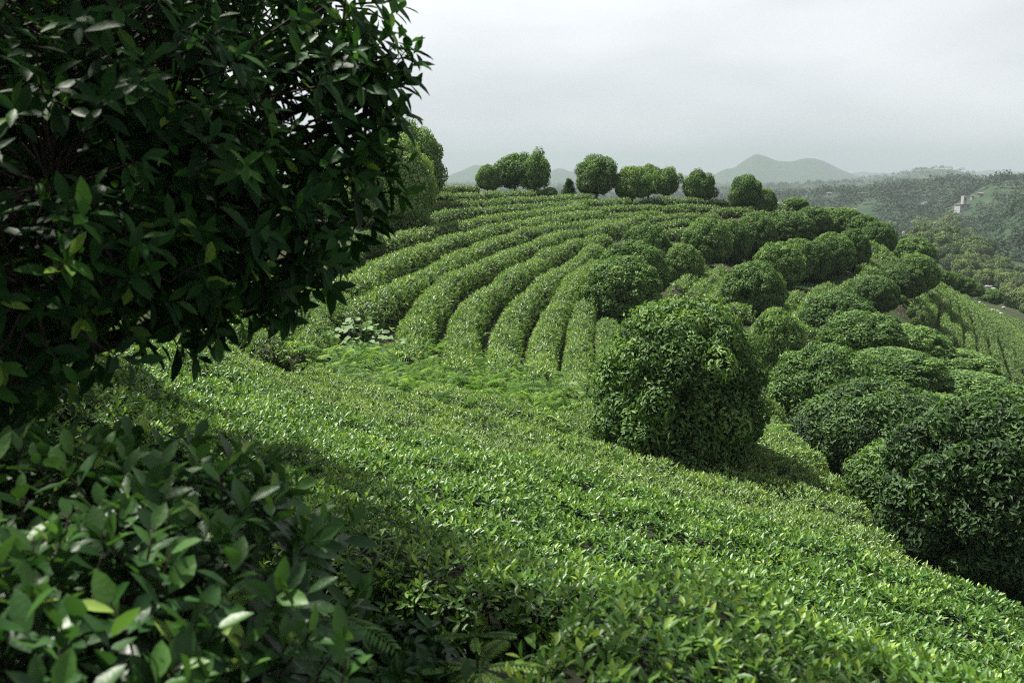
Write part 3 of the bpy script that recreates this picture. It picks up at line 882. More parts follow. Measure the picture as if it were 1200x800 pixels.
# ------------------------------------------------------------------ wooded hill beyond the ravine
WG = 'trees covering the wooded hill beyond the ravine'
WL = 'bushy tree of the mixed wood covering the hill beyond the ravine'
poly = np.array([(1040, 268), (1062, 256), (1088, 257), (1115, 268), (1140, 286), (1160, 300), (1180, 316), (1205, 335), (1215, 378), (1190, 362), (1165, 335), (1140, 330), (1110, 312), (1090, 296), (1075, 290), (1045, 285)], float)


def inside(x, y, pg):
    r = False
    for i in range(len(pg)):
        x0, y0 = pg[i]; x1, y1 = pg[i - 1]
        if (y0 > y) != (y1 > y) and x < (x1 - x0) * (y - y0) / (y1 - y0) + x0: r = not r
    return r


cand = []
rw = np.random.default_rng(5)
for _ in range(6000):
    x = rw.uniform(1035, 1215); y = rw.uniform(254, 385)
    if inside(x, y, poly) and all((x - a) ** 2 + ((y - b) * 1.25) ** 2 > 8.2 ** 2 for a, b in cand):
        if math.hypot((x - 1056) / 15, (y - 275) / 9) < 1: continue
        if math.hypot((x - 1164) / 19, (y - 349) / 15) < 1: continue
        cand.append((x, y))
Hc = hit([a for a, b in cand], [b + 5 for a, b in cand], 0, 60, 400)
wood_n = 0
for (x, y), P in zip(cand, Hc):
    if np.isnan(P[0]) or P[1] < 88: continue
    cm, tm = proto('wood', wood_n % 5)
    r = rw.uniform(8, 12.5) * P[1] / F
    root = empty('hill_tree', (P[0], P[1], terrain(P[0], P[1]) - .1), WL, 'tree', WG)
    root.scale = (r, r, r * rw.uniform(.75, 1.1)); root.rotation_euler = (0, 0, rw.uniform(0, 6.28))
    add('crown', cm, root); add('trunk', tm, root)
    wood_n += 1
print('wood trees', wood_n)

# pale rocks in the ravine
RG = 'pale rocks in the ravine'
rk = np.random.default_rng(12)


def rock_mesh(seed):
    bm_v = []; r = np.random.default_rng(seed)
    import bmesh
    bm = bmesh.new(); bmesh.ops.create_icosphere(bm, subdivisions=3, radius=1)
    off = r.uniform(0, 50)
    for v in bm.verts:
        p = np.array(v.co)
        k = 1 + .7 * float(fbm(np.array(p[0] * 1.3 + off), np.array(p[1] * 1.3 + p[2] * 1.7 + off), seed, 4))
        v.co = (p[0] * k, p[1] * k * .8, p[2] * k * .7)
    me = bpy.data.meshes.new('rock'); bm.to_mesh(me); bm.free(); me.materials.append(M_ROCK)
    return me


rmesh = [rock_mesh(s) for s in range(4)]
for (x, y, w) in [(1149, 337, 5), (1153, 335, 5), (1157, 336, 5), (1161, 335, 5), (1164, 338, 4), (1155, 340, 4), (1177, 352, 4), (1179, 356, 5), (1176, 361, 4), (1163, 364, 5), (1169, 366, 5), (1173, 368, 4), (1148, 355, 3), (1159, 333, 4)]:
    P = hit(x, y + 1, 0, 60, 300)[0]
    if np.isnan(P[0]): continue
    o = add('rock', rmesh[int(rk.integers(4))], None, (P[0], P[1], terrain(P[0], P[1]) + .1))
    s = w * P[1] / F * .62
    o.scale = (s * rk.uniform(.9, 1.3), s, s * rk.uniform(.6, 1)); o.rotation_euler = (0, 0, rk.uniform(0, 6))
    tag(o, 'pale rock lying around the very dark ball tree in the ravine', 'rock', RG)

# ------------------------------------------------------------------ far woods as one mass, houses, greenhouse, paths
def far_wood():
    r = np.random.default_rng(77)
    n = 9500
    px = r.uniform(430, 1290, n); d = np.exp(r.uniform(math.log(235), math.log(2200), n))
    X = (px - 600) / F * d; Y = d
    dens = fbm(X / 70, Y / 110, 19, 3)
    near = d < 420
    keep = (dens > -.10 - .15 * near)
    for hx, hy in HOUSES:
        keep &= ~((np.abs(X - hx * Y / hy) < 5 + 0 * Y) & (Y < hy + 9) & (Y > hy - 26))
    X, Y, d = X[keep], Y[keep], d[keep]
    z = terrain(X, Y)
    ct = np.c_[X, Y, z]
    rad = r.uniform(1.4, 3.2, len(ct)) * np.clip(d / 420, .8, 1.5)
    k = 60
    ci = np.repeat(np.arange(len(ct)), k)
    v = rdir(len(ci), r); v[:, 2] = np.abs(v[:, 2]) * 1.1 - .15
    P = ct[ci] + v * (rad[ci] * r.uniform(.7, 1.05, len(ci)))[:, None] + np.c_[0 * rad[ci], 0 * rad[ci], rad[ci] * .55]
    L = rad[ci] * .40
    t = np.clip((.38 + r.normal(0, .13, len(ct)))[ci] + r.normal(0, .1, len(ci)), 0, 1)
    g = Geo()
    leaves(g, P, np.c_[r.normal(0, 1, (len(ci), 2)), r.normal(0, .3, len(ci))], .5 * v + np.array([0, 0, 1.0]) + .2 * rdir(len(ci), r), L, L * .8, t)
    o = add('distant_woods', g.mesh('distant_woods', [M_FAR]))
    tag(o, 'hazy dark woods spread over the far valley and its slopes', 'woods', kind='stuff')


HOUSES = []


def house(px, py, d, wpx, hpx, label, mat=M_WHITE, tower=None, roof='flat', group='pale buildings in the far valley'):
    p = hit(px, py, .4, 230, 1400)[0]
    if np.isnan(p[0]): p = at(px, py, d)
    X, Y = float(p[0]), float(p[1]); d = Y
    z = float(p[2])                     # base of the wall on its terrace
    HOUSES.append((X, Y))
    zt = float(terrain(X, Y))
    k = d / F
    w, h = wpx * k, hpx * k
    root = empty('house', (X, Y, z), label, 'building', group)
    root.rotation_euler = (0, 0, .25)
    g = Geo(); box(g, (-w / 2, 0, min(zt - z, 0) - 1.5), (w / 2, w * .7, h)); add('wall', g.mesh('house_wall', [mat]), root)
    g = Geo()
    if roof == 'flat':
        box(g, (-w / 2 - .25, -.25, h + .003), (w / 2 + .25, w * .7 + .25, h + .3))
    else:
        a = w * .5 + .3
        V = [(-a, -.3, h), (a, -.3, h), (a, w * .7 + .3, h), (-a, w * .7 + .3, h), (-a, w * .35, h + w * .25), (a, w * .35, h + w * .25)]
        g.put(V, [np.array([[0, 1, 5, 4], [2, 3, 4, 5]]), np.array([[0, 4, 3], [1, 2, 5]])], .3)
    add('roof', g.mesh('house_roof', [M_ROOF]), root)
    nw = max(1, int(w / 2.6))
    for i in range(nw):
        g = Geo(); x = (i + .5) / nw * w - w / 2
        box(g, (x - .45, -.05, h * .4), (x + .45, .04, h * .4 + min(1.2, h * .4))); add('window', g.mesh('house_window', [M_PANE]), root)
    if tower:
        tx, tw, thh = [v * k for v in tower]
        g = Geo(); box(g, (tx - tw / 2, .6, h + .31), (tx + tw / 2, .6 + tw, h + thh)); add('upper_storey', g.mesh('house_tower', [mat]), root)
        g = Geo(); box(g, (tx - tw * .2, .54, h + thh * .45), (tx + tw * .2, .62, h + thh * .8)); add('window', g.mesh('house_window', [M_PANE]), root)


house(1131, 245.5, 430, 14, 5.5, 'white house with a taller storey on its flat roof, biggest building in the valley', tower=(0.5, 4.5, 10))
house(1104, 240.5, 460, 4.6, 4.6, 'narrow white building left of the biggest house in the valley', mat=M_GREY)
house(1140, 232.5, 520, 3, 3, 'tiny pale house up the slope from the biggest house', roof='gable')
house(1150, 229, 560, 5, 2.2, 'low pale house under the ridge trees', mat=M_GREY, roof='gable')
house(1034, 229, 620, 3, 4, 'small pale house alone on the dark ridge', mat=M_GREY, roof='gable')
house(1010, 228.5, 640, 14, 1.8, 'long low pale shed on the dark ridge', mat=M_GREY)
house(949, 229, 700, 6, 1.8, 'long low shed above the small bright skyline bush', mat=M_GREY)
house(972, 228.5, 690, 4, 2.2, 'small pale house between the two long sheds', mat=M_GREY, roof='gable')
house(940, 222.5, 900, 3, 1.8, 'faint pale house nearest the mountains', mat=M_GREY, roof='gable')
house(1002, 247.5, 420, 3.2, 2.2, 'tiny grey house peeping over the ridge dome trees', mat=M_GREY, roof='gable')


def sheet_object(name, pts, d, label, cat, mat, thick=.25, kind=None, depth_rows=6):
    """A slab laid on the slope through pixel points given as (left pair, right pair)."""
    (x0, y0), (x1, y1), (x2, y2), (x3, y3) = pts
    V = []
    for i in range(depth_rows + 1):
        for j in range(depth_rows + 1):
            u, v = j / depth_rows, i / depth_rows
            x = (x0 * (1 - u) + x1 * u) * (1 - v) + (x3 * (1 - u) + x2 * u) * v
            y = (y0 * (1 - u) + y1 * u) * (1 - v) + (y3 * (1 - u) + y2 * u) * v
            V.append(at(x, y, d * (1 + .12 * v)))
    V = np.array(V)
    return V


def greenhouse():
    # three low tunnels lying side by side on the far slope
    for k in range(3):
        a = at(1072 + 2.2 * k, 241.5 - 1.0 * k, 500 + 8 * k); b = at(1084 + 2.2 * k, 237.5 - 1.0 * k, 530 + 8 * k)
        root = Geo()
        n = 8
        ax = norm(b - a); sd = norm(np.cross(ax, [0, 0, 1]))
        an = np.linspace(0, math.pi, n)
        ring = sd[None] * (np.cos(an) * 1.2)[:, None] + np.array([0, 0, 1.])[None] * (np.sin(an) * .9 - .6)[:, None]
        V = np.r_[a + ring, b + ring]
        q = np.array([[i, i + 1, n + i + 1, n + i] for i in range(n - 1)])
        root.put(V, [q, np.array([list(range(n)), list(range(2 * n - 1, n - 1, -1))])])
        o = add('greenhouse', root.mesh('greenhouse', [M_SHEET]))
        tag(o, 'pale plastic greenhouse tunnel on the far slope, %s of three' % ['lowest', 'middle one', 'highest'][k], 'greenhouse', 'greenhouse tunnels')


greenhouse()
far_wood()


def far_rows():
    # dark terrace hedges on the slope right of the wooded hill
    for k in range(6):
        a = hit(1172 + 6 * k, 306 + .8 * k, .4, 200, 420)[0]; b = hit(1196 + 6 * k, 292 + .9 * k, .4, 200, 420)[0]
        if np.isnan(a[0]) or np.isnan(b[0]): continue
        Q = smooth_path(np.array([a, .5 * (a + b), b]), 1.2)
        Q[:, 2] = terrain(Q[:, 0], Q[:, 1])
        tea_row(Q, 2.2, 1.0, .5, 'dull distant tea row on the slope past the wooded hill, %s from it' % ORD[k], 'distant tea rows past the wooded hill', cover=1.3, seed=600 + k, bias=-.15, shoots=False)


far_rows()

# person in white on the clearing of the wooded hill
def person():
    P = hit(1059, 280, 0, 100, 400)[0]
    P[2] = terrain(P[0], P[1])
    root = empty('person', P, 'person in white clothes standing on the brown clearing of the wooded hill', 'person')
    V = [(0, 0, .92), (0, 0, 1.12), (0, -.02, 1.38), (0, -.02, 1.5), (0, -.03, 1.62), (0, -.03, 1.74),
         (.17, 0, 1.40), (.24, .02, 1.14), (.22, -.10, .92), (-.17, 0, 1.40), (-.30, .02, 1.16), (-.40, -.1, .98),
         (.09, 0, .86), (.10, -.03, .48), (.11, .02, .06), (.12, -.12, .03), (-.09, 0, .86), (-.13, -.04, .48), (-.18, .03, .06), (-.19, -.11, .03)]
    E = [(0, 1), (1, 2), (2, 3), (3, 4), (4, 5), (2, 6), (6, 7), (7, 8), (2, 9), (9, 10), (10, 11), (0, 12), (12, 13), (13, 14), (14, 15), (0, 16), (16, 17), (17, 18), (18, 19)]
    Rr = [.15, .14, .16, .06, .10, .09, .07, .05, .035, .07, .05, .035, .10, .07, .045, .035, .10, .07, .045, .035]
    me = bpy.data.meshes.new('person_body'); me.from_pydata(V, E, [])
    o = add('body', me, root)
    md = o.modifiers.new('skin', 'SKIN')
    for i, v in enumerate(me.skin_vertices[0].data):
        v.radius = (Rr[i], Rr[i] * .8); v.use_root = (i == 0)
    o.modifiers.new('sub', 'SUBSURF').levels = 1
    o.modifiers['sub'].render_levels = 2
    me.materials.append(M_SKIN)
    g = Geo()
    n = 14; an = np.arange(n) / n * 2 * math.pi
    prof = [(.84, .19, .15), (1.0, .18, .14), (1.2, .18, .14), (1.36, .22, .13), (1.46, .12, .10), (1.5, .075, .07)]
    V = np.concatenate([np.c_[np.cos(an) * a, np.sin(an) * b - .01, np.full(n, z)] for z, a, b in prof])
    q = np.concatenate([np.stack([i * n + np.arange(n), i * n + (np.arange(n) + 1) % n, (i + 1) * n + (np.arange(n) + 1) % n, (i + 1) * n + np.arange(n)], -1) for i in range(len(prof) - 1)])
    g.put(V, [q])
    for s, pts in ((1, [(.17, 0, 1.40), (.24, .02, 1.14), (.22, -.09, .98)]), (-1, [(-.17, 0, 1.40), (-.30, .02, 1.16), (-.39, -.09, 1.0)])):
        tube(g, pts, .085, .06, 10)
    add('shirt', g.mesh('person_shirt', [M_CLOTH], True), root)
    g = Geo()
    for pts in ([(.085, 0, .92), (.10, -.03, .48), (.11, .02, .10)], [(-.085, 0, .92), (-.13, -.04, .48), (-.18, .03, .10)]):
        tube(g, pts, .125, .075, 10)
    add('trousers', g.mesh('person_trousers', [M_CLOTH], True), root)
    g = Geo(); tube(g, [(0, -.01, 1.66), (0, -.01, 1.74), (0, -.01, 1.80), (0, -.01, 1.83)], [.105, .115, .085, .02], 0, 12)
    add('hair', g.mesh('person_hair', [M_HAIR], True), root)


person()

# pale road bend behind the ridge
def road():
    pts = np.array([(902, 236), (912, 238), (922, 241), (930, 244)], float)
    P = hit(pts[:, 0], pts[:, 1], .3, 300, 1500)
    P = P[~np.isnan(P[:, 0])]
    if len(P) < 2: return
    Q = smooth_path(P, 4)
    t = norm(np.gradient(Q, axis=0)); sd = norm(np.cross(t, [0, 0, 1.]))
    A = Q + sd * 2.2; B = Q - sd * 2.2
    A[:, 2] = B[:, 2] = terrain(Q[:, 0], Q[:, 1]) + .5
    n = len(Q)
    q = np.array([[i, i + 1, n + i + 1, n + i] for i in range(n - 1)])
    o = add('road', make_mesh('road', np.r_[A, B], [q], None, [M_PATH]))
    tag(o, 'pale road bending behind the skyline ball tree', 'road', kind='structure')


road()

# ------------------------------------------------------------------ ferns and weeds
def fern_frond(geo, rg, root_p, az, length, elev, pairs=13, tint=.5, pin=.34, droop=.9, sub=False, pw=.036):
    t = np.linspace(0, 1, 12)
    dirh = np.array([math.cos(az), math.sin(az), 0])
    pts = root_p + dirh * (length * (t * math.cos(elev) + .10 * t * t))[:, None] + np.array([0, 0, 1.]) * (length * (math.sin(elev) * t - droop * .5 * t * t))[:, None]
    tube(geo, pts, .0045, .0012, 3, .25)
    s = np.linspace(.16, .97, pairs)
    base = np.stack([np.interp(s, t, pts[:, k]) for k in range(3)], -1)
    tg = norm(np.stack([np.interp(s, t, np.gradient(pts[:, k])) for k in range(3)], -1))
    side = norm(np.cross(tg, np.array([0, 0, 1.])))
    upn = np.cross(side, tg)
    prof = np.clip(np.sin(np.pi * (.10 + .86 * (1 - s)) ** .8), .12, 1) * np.where(s < .3, .75 + s, 1)
    Lp = length * pin * prof
    for sg in (1, -1):
        ax = side * sg + tg * .55 - upn * .10
        n = len(s)
        if sub:
            m = 7
            for k in range(n):
                ss = np.linspace(.08, .95, m)
                b2 = base[k] + norm(ax[k:k + 1]) * (Lp[k] * ss)[:, None]
                a2 = norm(ax[k:k + 1])[0]; s2 = np.cross(upn[k], a2)
                for g2 in (1, -1):
                    leaves(geo, b2, np.tile(s2 * g2 + a2 * .7, (m, 1)), np.tile(upn[k], (m, 1)) + .1 * rdir(m, rg), Lp[k] * .30 * (1.05 - ss * .8), Lp[k] * .085, np.clip(tint + rg.normal(0, .1, m), 0, 1))
        else:
            leaves(geo, base, ax + .06 * rdir(n, rg), upn + .12 * rdir(n, rg), Lp, length * pw * np.ones(n), np.clip(tint + rg.normal(0, .12, n), 0, 1), T_LEAF)


def fern_mesh(seed, nf=7, L=.5, elev=(.35, 1.0), sub=False, tint=.5):
    rg = np.random.default_rng(seed); g = Geo()
    for k in range(nf):
        fern_frond(g, rg, np.zeros(3), k * 2.4 + rg.normal(0, .3), L * rg.uniform(.7, 1.15), rg.uniform(*elev), pairs=11, pin=.24, tint=tint + rg.normal(0, .16), sub=sub)
    return g


FP = [fern_mesh(300 + k, 7, .62, elev=(.35, 1.3), tint=.42).mesh('fern_fronds', [M_FERN]) for k in range(4)]
fr = np.random.default_rng(88)
FG = 'bright ferns spreading over the foot of the tea rows'
ferns = []
patches = [(470, 420, 60, 22, 26), (520, 455, 60, 20, 26), (590, 455, 70, 24, 40), (650, 480, 55, 26, 34), (660, 525, 55, 20, 40), (560, 490, 70, 20, 24), (480, 450, 60, 16, 20), (700, 540, 40, 12, 22), (420, 415, 28, 14, 10),
           (610, 500, 45, 14, 10), (385, 430, 40, 14, 10), (270, 375, 35, 14, 14), (230, 355, 25, 18, 10), (640, 440, 60, 14, 16), (740, 555, 20, 8, 6), (540, 425, 60, 12, 14), (350, 405, 20, 10, 5), (905, 505, 18, 12, 6), (880, 480, 10, 10, 4)]
for (cx, cy, sx, sy, n) in patches:
    for _ in range(n):
        ferns.append((cx + fr.normal(0, .55) * sx, cy + fr.normal(0, .55) * sy))
ferns = np.array(ferns)
FH = hit(ferns[:, 0], ferns[:, 1], .55)
for k, P in enumerate(FH):
    if np.isnan(P[0]): continue
    X, Y = P[0], P[1]
    if fr.random() < .1: continue
    o = add('fern', FP[int(fr.integers(4))], None, (X, Y, P[2] - .14))
    s = fr.uniform(.6, 1.3) * (0.6 if Y < 14 else .78)
    o.scale = (s, s, s * fr.uniform(.7, 1.0)); o.rotation_euler = (fr.normal(0, .3), fr.normal(0, .3), fr.uniform(0, 6.28))
    tag(o, 'yellow-green fern tuft growing over the tea at the foot of the hill rows', 'fern', FG)


def fern_cover():
    gs = []
    pts = []
    for (cx, cy, sx, sy, n) in patches:
        for _ in range(n * 2):
            pts.append((cx + fr.normal(0, .75) * sx, cy + fr.normal(0, .75) * sy))
    pts = np.array(pts)
    H = hit(pts[:, 0], pts[:, 1], .55)
    H = H[~np.isnan(H[:, 0])]
    g = Geo()
    for P in H:
        for k in range(3):
            fern_frond(g, fr, P + np.array([0, 0, -.10]), fr.uniform(0, 6.28), fr.uniform(.14, .30), fr.uniform(.2, 1.2), pairs=8, tint=.42 + fr.normal(0, .2), pin=.26, pw=.05)
    o = add('fern_cover', g.mesh('fern_cover', [M_FERN]))
    tag(o, 'fine lacy fern growth between the fern tufts and the tea', 'ferns', kind='stuff')


fern_cover()


def near_fern(px, py, d, label, seed, fronds, name='fern', stem=None, tint=.35):
    rg = np.random.default_rng(seed)
    p = at(px, py, d); g0 = float(terrain(p[0], p[1]))
    root = empty(name, (p[0], p[1], g0), label, 'fern', 'ferns in the dark hollow')
    hh = p[2] - g0
    g = Geo(); tube(g, [(0, 0, -.03), (.01, 0, hh * .5), (0, 0, hh + (stem or 0))], .005, .003, 5)
    add('stem', g.mesh('fern_stem', [M_FERN]), root)
    for (az, L, el, dr) in fronds:
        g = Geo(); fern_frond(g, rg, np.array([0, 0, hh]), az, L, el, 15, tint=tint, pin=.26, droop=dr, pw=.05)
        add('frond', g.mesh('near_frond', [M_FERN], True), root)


near_fern(562, 784, 2.72, 'dark green fern with long arching fronds at the bottom of the hollow', 1, [(3.2, .19, .35, .6), (-.25, .21, .45, .7), (-1.5, .17, .1, .8), (3.9, .16, .1, .7), (-.9, .16, .15, .8), (1.2, .18, .4, .7)], tint=.75)
near_fern(556, 745, 2.8, 'small fern on an upright stem above the hollow', 2, [(3.3, .11, .25, .4), (-.15, .12, .3, .4), (4.8, .08, .2, .5)], stem=.07)
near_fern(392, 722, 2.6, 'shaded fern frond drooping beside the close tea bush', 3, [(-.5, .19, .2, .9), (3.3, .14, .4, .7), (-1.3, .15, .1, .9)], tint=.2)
near_fern(610, 800, 2.9, 'little fern curling at the bottom edge of the hollow', 4, [(3.4, .16, .3, .8), (0.1, .15, .4, .8)], tint=.3)


def grass_blade():
    p = at(470, 800, 2.75); q = at(481, 738, 2.75)
    z0 = float(terrain(p[0], p[1]))
    root = empty('grass_stalk', (p[0], p[1], z0), 'single thin grass stalk leaning in the dark hollow', 'grass stalk')
    a = np.array([0, 0, -.02]); b = q - np.array([p[0], p[1], z0])
    g = Geo(); tube(g, np.array([a, a * .5 + b * .5 + [-.012, 0, 0], b]), .0035, .001, 4, .4)
    add('stalk', g.mesh('grass_stalk', [M_FERN]), root)


grass_blade()


def sprig(px, py, d, label, nl, L, seed, group, lean=(.3, 0, 1), name='tea_sprig'):
    rg = np.random.default_rng(seed)
    p = at(px, py, d); z0 = float(terrain(p[0], p[1]))
    root = empty(name, (p[0], p[1], z0), label, 'sprig', group)
    hh = p[2] - z0; ln = norm(np.array(lean, float))
    top = np.array([0, 0, hh]); bot = np.array([-lean[0] * .25, -.05, -.03])
    g = Geo(); tube(g, [bot, bot * .5 + top * .5 + [.02, 0, 0], top - ln * .1, top], .005, .002, 5); add('stem', g.mesh('sprig_stem', [M_BARK]), root)
    g = Geo(); an = rg.random() * 6 + np.arange(nl) * 2.2
    pos = top - ln * np.linspace(.10, 0, nl)[:, None]
    ax = np.c_[np.cos(an), np.sin(an) * .7, np.full(nl, .4) + np.linspace(0, .7, nl)] + .3 * ln
    leaves(g, pos, ax, np.array([0, -.35, 1.]) + .3 * rdir(nl, rg), L * rg.uniform(.75, 1.15, nl), L * .42, np.clip(rg.normal(.55, .12, nl), 0, 1), T_LEAF)
    add('foliage', g.mesh('sprig_leaves', [M_BUSH], True), root)


sprig(425, 690, 2.35, 'tea sprig with two rounded leaves standing clear of the close bush', 6, .085, 5, 'loose tea sprigs by the hollow', (.5, 0, .6))
sprig(405, 770, 1.95, 'bright upright tea sprig at the corner of the hollow', 5, .085, 8, 'loose tea sprigs by the hollow', (.15, 0, 1))
sprig(545, 800, 2.6, 'dark tea sprig low at the bottom of the hollow', 5, .08, 9, 'loose tea sprigs by the hollow', (.1, 0, 1))


def broadleaf():
    P = hit(425, 425, .0)[0]
    z0 = float(terrain(P[0], P[1]))
    root = empty('broadleaf_weed', (P[0], P[1], z0), 'leafy weed with broad blue-green leaves between two tea row ends', 'weed')
    rg = np.random.default_rng(4); g = Geo(); s = Geo()
    n = 110
    P = np.c_[rg.normal(0, .33, n), rg.normal(0, .3, n), rg.uniform(.15, 1.0, n)]
    P[:, 2] *= np.exp(-(P[:, 0] ** 2 + P[:, 1] ** 2) * 1.2)
    leaves(g, P, np.c_[P[:, 0] * 2, P[:, 1] * 2 - .5, rg.normal(-.1, .2, n)], np.array([0, -.4, 1.]) + .3 * rdir(n, rg), rg.uniform(.11, .19, n), rg.uniform(.10, .16, n), np.clip(rg.normal(.6, .2, n), 0, 1), T_LEAF)
    for k in range(9):
        q = P[k * 11]; tube(s, [(0, 0, -.05), q * .5 + [0, 0, .1], q], .012, .004, 4)
    add('foliage', g.mesh('broadleaf_foliage', [M_WEED], True), root); add('stem', s.mesh('broadleaf_stem', [M_FERN]), root)


broadleaf()


def weeds():
    """Low weeds and grass on the bare strips between the rows."""
    r = np.random.default_rng(41)
    n = 60000
    px = r.uniform(200, 1210, n); py = r.uniform(236, 470, n)
    H = []
    r_ = ray(px, py)
    ds = np.exp(np.linspace(math.log(12), math.log(75), 60))
    Z = r_[:, 2]
    # sample by ground position instead of by pixel so that the cover has no view-dependent holes
    X = r.uniform(-34, 36, n); Y = r.uniform(12, 66, n)
    k = (fbm(X / 2.2, Y / 2.2, 51, 3) > -.05) & (np.abs(X / Y) < .62) & (X / Y < .40)
    X, Y = X[k], Y[k]
    P = np.c_[X, Y, terrain(X, Y) - .01]
    g = Geo()
    for j in range(4):
        m = len(P)
        leaves(g, P + np.c_[r.normal(0, .08, (m, 2)), np.zeros(m)], np.c_[r.normal(0, .5, (m, 2)), np.full(m, .8)], rdir(m, r) + np.array([0, -.6, .5]), r.uniform(.06, .18, m), r.uniform(.02, .05, m), np.clip(r.normal(.45, .2, m), 0, 1))
    o = add('weed_cover', g.mesh('weed_cover', [M_WEED]))
    tag(o, 'low grass and weeds on the bare strips between the tea rows', 'weeds', kind='stuff')


weeds()

# ------------------------------------------------------------------ close tea bush, bottom left
def close_bush():
    rg = np.random.default_rng(61)
    root_p = np.array([-1.05, 2.0, float(terrain(-1.05, 2.0))])
    root = empty('tea_bush', root_p, 'close tea bush with big glossy leaves filling the lower left corner', 'tea bush')
    g = Geo(); s = Geo()
    ns = 1000
    X = rg.uniform(-2.1, -.30, ns * 3); Y = rg.uniform(1.05, 3.0, ns * 3)
    edge = -.47 - .10 * (Y - 2.2) ** 2 + .06 * np.sin(Y * 7)
    k = (X < edge) & (Y < 2.75 - .12 * (X + 1) ** 2)
    X, Y, edge = X[k][:ns], Y[k][:ns], edge[k][:ns]
    m = len(X)
    top = -.80 + .09 * fbm(X / .4, Y / .4, 3, 3) * 2 - .20 * np.exp(-(edge - X) / .10) - .12 * np.clip(Y - 2.5, 0, 1)
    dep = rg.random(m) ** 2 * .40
    P = np.c_[X, Y, top - dep] - root_p
    grow = norm(np.c_[rg.normal(0, .28, (m, 2)), np.ones(m)] + np.c_[.9 * np.exp(-(edge - X) / .15), 0 * X, 0 * X])
    ref = norm(np.cross(grow, rdir(m, rg))); ref2 = np.cross(grow, ref)
    a0 = rg.random(m) * 6.28
    for j in range(7):
        an = a0 + j * 2.4 + rg.normal(0, .25, m)
        rad = ref * np.cos(an)[:, None] + ref2 * np.sin(an)[:, None]
        ax = grow * (.12 + .13 * j) + rad * (1.15 - .08 * j)
        L = rg.uniform(.062, .112, m) * (1 - .07 * max(0, j - 3))
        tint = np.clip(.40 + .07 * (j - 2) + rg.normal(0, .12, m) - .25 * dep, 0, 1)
        tint = np.where(rg.random(m) < .015, 1, tint)
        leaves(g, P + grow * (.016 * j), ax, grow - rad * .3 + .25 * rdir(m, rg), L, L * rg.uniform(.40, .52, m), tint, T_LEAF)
    add('foliage', g.mesh('close_foliage', [M_BUSH], True), root)
    for i in range(0, m, 2):
        p = P[i]
        q = np.array([p[0] * .75, p[1] * .75, p[2] - .45])
        tube(s, [q, q * .4 + p * .6 + [0, 0, .0], p, p + grow[i] * .11], .006, .002, 4)
    add('stem', s.mesh('close_stems', [M_BARK], True), root)


close_bush()

